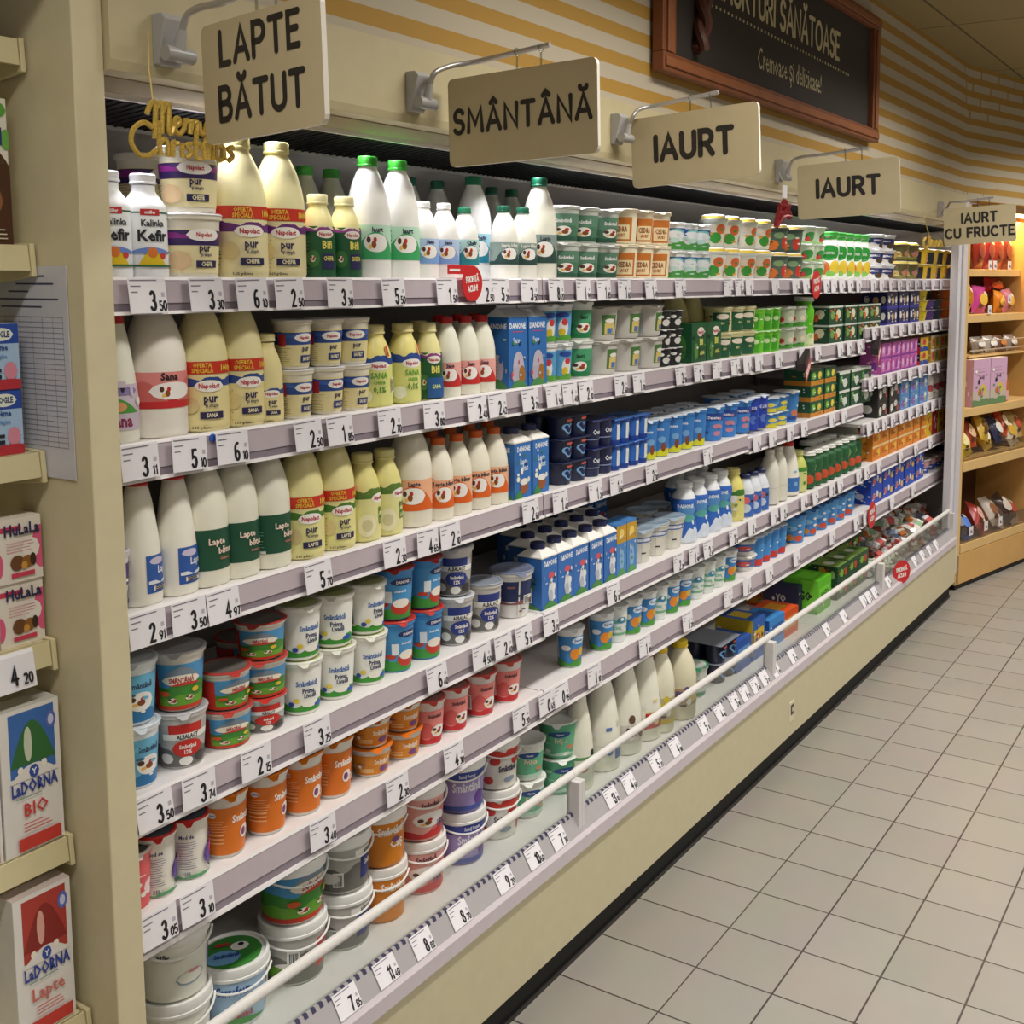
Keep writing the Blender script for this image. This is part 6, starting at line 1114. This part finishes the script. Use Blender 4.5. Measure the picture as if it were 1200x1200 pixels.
def ladorna(c1, c2, word, wc):
    return [('b', 0, 1, '#e4e0da'), ('r', -.72, .82, .53, .97, c1), ('h', -.72, .82, .6, .9, c2), ('e', -.1, .74, .14, .12, '#c8d0b8' if c1 != '#b03a30' else '#e0a898'), ('e', .3, .66, .3, .06, c2), ('e', .7, .86, .18, .06, '#5a6ab8'), ('e', .7, .86, .1, .035, '#c8ccE8'.lower()), ('h', -.8, .9, .5, .6, '#e4e0da'), ('e', -.4, .575, .1, .025, '#f0e8d8'), ('e', .4, .58, .1, .025, '#f0e8d8'), ('e', .05, .545, .17, .045, '#2f4a9c'), ('t', .05, .525, .04, 'Y', '#e8ecf4', .9), ('t', .05, .41, .085, 'LaDORNA', '#2a3f94', .6, .05), ('l', -.6, .7, .385, .39, 1, '#7a9a8a'), ('t', .05, .25, .09, word, wc, .85, .02), ('l', -.4, .6, .15, .2, 3, '#cc6a60'), ('r', -.6, .85, .02, .11, '#c8382e')]
cart('milk_carton', .868, .959, 1.505, .8575, .216, .07, '#e2ded8', ladorna('#3a6ab0', '#2f6a34', 'BIO', '#c83a34'), 'tall white milk carton with green alpine picture', None, [('r', -1, 1, 0, 1, '#c4c2b8')])
cart('milk_carton', .772, .864, 1.505, .8575, .216, .07, '#e2ded8', ladorna('#3a6ab0', '#2f6a34', 'BIO', '#c83a34'), 'milk carton cut by the photo edge, beside the alpine picture carton')
cart('milk_carton', .862, .951, 1.487, .5855, .216, .07, '#e2ded8', ladorna('#b03a30', '#8a241e', 'Lapte', '#c86a60'), 'tall white milk carton with red alpine picture', None, [('r', -1, 1, 0, 1, '#c8b8b0')])
root = empty('price_holder', (.895, 1.508, 1.128)); tag(root, 'white curved price holder reading 4,20 on the cream shelf lip', 'price holder'); root.rotation_euler = (-.18, 0, 0)
m = MB(); m.prism([(0, -.028), (.002, -.028), (.002, .026), (.0, .028), (-.002, .022)], -.06, .033, mat('#ece9ee', .35)); m.build('plate', root, smooth=False)
m = MB(); stroke_mesh(m, '4', (.0, -.003, -.018), (1, 0, 0), (0, 0, 1), .026, .085, INK, .16, .62, disc=6); stroke_mesh(m, '20', (.02, -.003, -.02), (1, 0, 0), (0, 0, 1), .014, .09, INK, .2, .8, disc=0); m.build('lettering', root, smooth=False)
root = empty('paper_list', (.969, 1.447, 1.40)); tag(root, 'white printed list in a sleeve taped to the end panel', 'paper list')
m = MB(); m.box(-.0016, -.0002, 0, .235, 0, .305, mat('#c3c2c8', .35)); m.build('sheet', root, smooth=False)
m = MB(); gl = mat('#7f8090', .6)
for i in range(26): m.quad((-.0019, .012, .045+.0075*i), (-.0019, .012, .0458+.0075*i), (-.0019, .225, .0458+.0075*i), (-.0019, .225, .045+.0075*i), gl)
for yy in (.012, .035, .06, .085, .115, .15, .185, .224): m.quad((-.0019, yy, .045), (-.0019, yy, .2335), (-.0019, yy+.0008, .2335), (-.0019, yy+.0008, .045), gl)
for i, (y0, y1) in enumerate(((.05, .17), (.03, .12), (.09, .14), (.02, .2), (.06, .16))): m.quad((-.0019, y0, .29-.011*i), (-.0019, y0, .2925-.011*i), (-.0019, y1, .2925-.011*i), (-.0019, y1, .29-.011*i), mat('#45465a', .6))
m.build('lettering', root, smooth=False)

# ---------------------------------------------------------------- wooden cabinet with bagged pasta and cartons, running on past the corner
OAK = mat('#cfa362', .45, 0, .12, 9); OAK2 = mat('#d8b478', .45, 0, .1, 9); DARK = mat('#2a1c12', .8)
CB = empty('wooden_cabinet', (6.137, 1.404, 0), TH); tag(CB, 'light oak shop cabinet with lit shelves past the corner post', 'cabinet')
CWD = 1.06
def cpt(s, d): return (CB.location.x+DX*s-DY*d, CB.location.y+DY*s+DX*d)
m = MB(); m.box(.004, CWD, .0, .03, .03, .196, OAK); m.build('base_panel', CB, smooth=False, bevel=.002)
m = MB(); m.box(.02, CWD, .012, .4, 0, .03, mat('#1c1612', .6)); m.build('plinth', CB, smooth=False)
m = MB(); m.box(.05, CWD, .0, .022, .199, .247, OAK2); m.build('bin_lip', CB, smooth=False, bevel=.002)
m = MB(); m.box(.0, .038, .0, .02, .03, 2.08, OAK2); m.build('side_stile', CB, smooth=False, bevel=.002)
m = MB(); m.add([(.006, .02, .03), (.03, .02, .03), (.70, .33, .03), (.68, .345, .03), (.006, .02, 2.1), (.03, .02, 2.1), (.70, .33, 2.1), (.68, .345, 2.1)], [(0, 3, 2, 1), (4, 5, 6, 7), (0, 1, 5, 4), (1, 2, 6, 5), (2, 3, 7, 6), (3, 0, 4, 7)], OAK); m.build('splayed_side', CB, smooth=False)
m = MB(); m.box(.69, CWD, .40, .42, .03, 2.1, mat('#5a3a22', .7)); m.build('back_panel', CB, smooth=False)
m = MB(); m.box(CWD-.03, CWD, .0, .42, .03, 2.1, OAK); m.build('side_panel', CB, smooth=False)
def plank(d0, z0, z1):      # a shelf trimmed to the splayed side
    k = lambda d: .05+(d-.02)*2.16
    m = MB(); a = max(.04, k(d0)); m.add([(a, d0, z0), (CWD-.03, d0, z0), (CWD-.03, .40, z0), (.86, .40, z0), (a, d0, z1), (CWD-.03, d0, z1), (CWD-.03, .40, z1), (.86, .40, z1)], [(0, 3, 2, 1), (4, 5, 6, 7), (0, 1, 5, 4), (1, 2, 6, 5), (2, 3, 7, 6), (3, 0, 4, 7)], OAK2); m.build('shelf', CB, smooth=False, bevel=.002)
plank(.17, 1.704, 1.745); plank(.13, 1.447, 1.49); plank(.05, .936, .982); plank(.0, .650, .704); plank(.03, .20, .215)
m = MB(); m.box(.3, CWD, .05, .4, 2.06, 2.1, OAK2); m.box(.5, CWD-.05, .06, .12, 2.045, 2.06, emit_mat('warm_tube', '#ffdf9a', 6)); m.build('lamp_canopy', CB, smooth=False)
ACR = glass_mat('acrylic', '#e8e4dc', .25, .1)
m = MB(); m.box(.06, CWD-.035, .006, .010, .706, .775, ACR); m.build('bin_front', CB, smooth=False)
m = MB(); m.box(.06, CWD-.035, .004, .008, .249, .335, ACR); m.build('bin_front', CB, smooth=False)
m = MB()
for i in range(2): m.tube([(.30, .11, 1.29+.05*i), (CWD-.04, .11, 1.29+.05*i)], .004, mat('#d8d4d0', .3, .6), 6)
m.box(.30, CWD-.035, .112, .3, 1.252, 1.262, OAK2)
m.build('wire_basket', CB, smooth=False)
def bag(s, d, z, w, h, t, c1, c2, label, group, lean=0, twist=0, kindname='snack_bag', cat='bag'):
    """a filled pillow bag with crimped ends"""
    x, y = cpt(s, d); root = empty(kindname, (x, y, z), TH); root.rotation_euler = (lean, twist, TH); tag(root, label, cat, group)
    m = MB(); nu, nv = 10, 8; rnd = random.Random(hash((round(s*100), round(z*100))) % 9999); V = []
    for side in (1, -1):
        for j in range(nv+1):
            for i in range(nu+1):
                u = i/nu*2-1; v = j/nv; bulge = (1-abs(u)**3)*(math.sin(PI*min(1, max(0, (v-.06)/.88)))**.6 if .06 < v < .94 else 0)
                V.append((u*w/2*(1-.06*math.sin(v*PI)), -side*t/2*bulge*(1+.12*rnd.uniform(-1, 1))-side*.0008, v*h+.004*rnd.uniform(-1, 1)*(0 < j < nv)))
    n = (nu+1)*(nv+1); F = []
    for b_ in (0, n):
        for j in range(nv):
            for i in range(nu):
                q = (b_+j*(nu+1)+i, b_+j*(nu+1)+i+1, b_+(j+1)*(nu+1)+i+1, b_+(j+1)*(nu+1)+i); F.append(q if b_ == 0 else tuple(reversed(q)))
    m.add(V, F, mat(c1, .25, .0, .25, 18)); me_o = m.build('film', root, ang=80)
    m = MB()
    for (u0, v0, ru, rv, c) in ((-.05, .5, .6, .22, c2), (.25, .72, .3, .08, '#e8dcc0'), (-.3, .24, .3, .07, '#5a3a2a')):
        pts = []
        for k_ in range(17):
            aa = 2*PI*k_/16; pts.append((u0+ru*math.cos(aa), v0+rv*math.sin(aa)))
        S = lambda u, v: (u*w/2*(1-.06*math.sin(v*PI)), -t/2*1.14*((1-abs(u)**3)*(math.sin(PI*min(1, max(0, (v-.06)/.88)))**.6))-.0015, v*h)
        m.add([S(u0, v0)]+[S(*p) for p in pts], [(0, k_+1, k_+2) for k_ in range(16)], mat(c, .3))
    m.build('print', root, ang=80)
    return root
G1 = 'snack bags in the oak cabinet'
for i, (s, c, nm) in enumerate(((.62, '#6a2420', 'maroon'), (.74, '#7a2430', 'dark wine red'), (.86, '#8a3428', 'brick red'), (.97, '#74302a', 'brown red'))): bag(s, .24, 1.746, .12, .22, .07, c, '#8a4438', nm+' bag standing on the top oak shelf', G1, -.05)
for s, d, z, w_, h_, c1, c2, nm, tw in ((.40, .20, 1.491, .11, .19, '#d8a82a', '#c07a1c', 'yellow striped bag on second oak shelf, beside the post', .0), (.60, .22, 1.491, .17, .16, '#cc4a9a', '#e8c04a', 'bright pink bag on second oak shelf', .08), (.80, .20, 1.491, .10, .13, '#e08a24', '#e8c05a', 'orange bag on second oak shelf', .1), (.93, .20, 1.491, .12, .14, '#c87a8a', '#e8b44a', 'rose and gold bag on second oak shelf', -.1), (.86, .26, 1.60, .24, .10, '#b02424', '#d8502a', 'red bag lying across the pink ones', .06)): bag(s, d, z, w_, h_, .08, c1, c2, nm, G1, -.06, tw)
for s, w_, c1, c2, nm in ((.52, .14, '#8a8078', '#e8e4e0', 'silvery bag in the wire basket, beside the post'), (.67, .13, '#b0a8a0', '#f0ece8', 'white round-printed bag in the wire basket'), (.80, .12, '#7a5a48', '#d88a4a', 'brown bag in the wire basket'), (.94, .12, '#9a8a80', '#e8e0d8', 'pale bag at the far end of the wire basket')): bag(s, .17, 1.263, w_, .10, .08, c1, c2, nm, G1, -.25)
pk = [('b', 0, 1, '#cfa8c4'), ('b', 0, .32, '#c4b8a8'), ('t', 0, .58, .07, 'Biscuiţi', '#5a3a5a', .8), ('e', .2, .34, .36, .12, '#d8c04a'), ('e', -.2, .3, .2, .08, '#b86a34'), ('wr', -1, 1, 0, .14, .02, 4, '#6a8a5a'), ('l', -.6, .6, .66, .8, 3, '#b888ac')]
for i, s in enumerate((.345, .556)):
    o = make_carton('biscuit_carton', .205, .05, .262, '#d4acc8', pk, [('b', 0, 1, '#c8a0bc')], [('r', -1, 1, 0, 1, '#e8dcc8')]); x, y = cpt(s, .083); o.location = (x, y, .983); o.rotation_euler = (0, 0, TH)
    tag(o, 'pink biscuit carton on the third oak shelf, '+('half behind the corner post', 'beside the small pink bottle')[i], 'carton', 'pink biscuit cartons')
root = make_bottle('syrup_bottle', .028, .15, SMALL, '#b8641c', '#e8c8c0', [('b', .0, .42, '#dca8a8')], caph=.2); x, y = cpt(.715, .10); root.location = (x, y, .983); tag(root, 'small amber bottle with pink label and cap, beside the biscuit cartons', 'bottle')
col4 = [('#d8c43a', '#e8dca0', 'plain yellow bag'), ('#a8442a', '#d8b48a', 'brick coloured bag'), ('#c8a43a', '#6a4a2a', 'golden bag with brown print'), ('#d8b84a', '#e8e0cc', 'gold and cream bag'), ('#2e3252', '#d8d4cc', 'navy and white bag'), ('#c8502a', '#e8d8b8', 'orange red bag'), ('#d8d0bc', '#c8a03a', 'cream bag with gold print'), ('#c8b070', '#b84a3a', 'tan bag with red print')]
for i, (c1, c2, nm) in enumerate(col4):
    s = .24+.098*i; bag(s, .07+.02*(i % 2), .715+.03*(i % 3), .105, .17, .08, c1, c2, nm+' in the acrylic bin, '+ordn(i)+' from the post', G1, -.5, .25*((i % 3)-1))
col5 = [('#3a3f5a', '#8a8a9a', 'slate bag'), ('#2448b0', '#5a86d8', 'bright blue bag'), ('#a83a34', '#d8a89a', 'red and white bag'), ('#b8503a', '#dcd4cc', 'rust bag'), ('#c8c0b4', '#8a5a3a', 'pale bag with brown print'), ('#d0c8c0', '#5a4a44', 'cream bag with dark print'), ('#4a3a34', '#c8bcb0', 'dark brown bag'), ('#c4b4a4', '#a84a3a', 'beige bag with red print')]
for i, (c1, c2, nm) in enumerate(col5):
    s = .22+.1*i; bag(s, .065+.02*(i % 2), .222+.04*((i+1) % 2), .105, .18, .085, c1, c2, nm+' in the lowest bin, '+ordn(i)+' from the post', G1, -.6, .3*((i % 3)-1))
for i, (s, d, z) in enumerate(((.62, .165, 1.745), (.68, .165, 1.745), (.87, .165, 1.745), (.55, .125, 1.49), (.80, .125, 1.55), (.16, -.002, .285), (.34, -.002, .285), (.52, -.002, .285))):
    x, y = cpt(s, d); o = empty('price_card', (x, y, z+.0), TH); tag(o, 'white price card, '+ordn(i)+' counted down the oak cabinet', 'price card', 'price cards in the oak cabinet')
    m = MB(); m.box(-.022, .022, -.0015, 0, .0, .05, mat('#e4dce0', .4)); m.build('card', o, smooth=False)
    m = MB(); m.box(-.006, .004, -.002, -.0016, .012, .03, INK); m.box(.008, .014, -.002, -.0016, .012, .022, INK); m.build('lettering', o, smooth=False)

# ---------------------------------------------------------------- heap of foil-wrapped curd bars at the far end of the well
rb = random.Random(5); bars = {}
for i in range(230):
    c1, c2, nm = rb.choice([('#e2e2e6', '#c8605a', 'silver and red'), ('#dfe2e8', '#8a98b8', 'silver and blue'), ('#e2e0da', '#d8d4cc', 'white'), ('#c0524a', '#e4dcd4', 'red'), ('#e0ddd2', '#8ab08a', 'white and green'), ('#c8763a', '#e8dcc8', 'orange')])
    if c1+c2 not in bars:
        m = MB(); A = mat(c1, .3, .15, .15, 60)
        m.add([(-.05, -.012, 0), (-.036, -.016, -.012), (.036, -.016, -.012), (.05, -.012, 0), (.05, .012, 0), (.036, .016, -.012), (-.036, .016, -.012), (-.05, .012, 0), (-.036, -.016, .012), (.036, -.016, .012), (.036, .016, .012), (-.036, .016, .012)],
              [(1, 6, 5, 2), (8, 9, 10, 11), (1, 2, 9, 8), (5, 6, 11, 10), (0, 1, 8), (0, 8, 11, 7), (0, 7, 6, 1), (7, 11, 6), (2, 3, 9), (3, 4, 10, 9), (3, 2, 5, 4), (4, 5, 10)], A)
        m.box(-.02, .02, -.0165, .0165, -.0125, .0125, mat(c2, .3)); o = m.build('curd_bar', smooth=False); bars[c1+c2] = o
    else: o = bars[c1+c2].copy(); COL.objects.link(o)
    x = rb.uniform(4.98, 6.35); y = rb.uniform(1.475, 1.90) if x < 5.95 else rb.uniform(1.6, 1.9)
    lay = rb.random(); z = .334+lay*.125*min(1, (x-4.9)/.5)
    o.location = (x, y, z); o.rotation_euler = (rb.uniform(-.5, .5), rb.uniform(-.4, .4), rb.uniform(0, 6.3))
    tag(o, 'small foil curd bar in the loose heap at the far end of the well', 'curd bar', 'foil curd bars in the well')
for x, y, c in ((4.60, 1.66, '#b03a2a'), (4.66, 1.74, '#3a5a9a'), (4.75, 1.60, '#8a5a3a')):
    m = MB(); m.box(-.05, .05, -.016, .016, 0, .02, mat(c, .35)); m.box(-.03, .03, -.0165, .0165, .004, .0205, mat('#d8d0c4', .4)); o = m.build('curd_bar', smooth=False, bevel=.003); o.location = (x, y, .3155); o.rotation_euler = (0, 0, rb.uniform(0, 3)); tag(o, {'#b03a2a': 'red', '#3a5a9a': 'blue', '#8a5a3a': 'brown'}[c]+' curd bar lying alone on the bare well deck', 'curd bar')
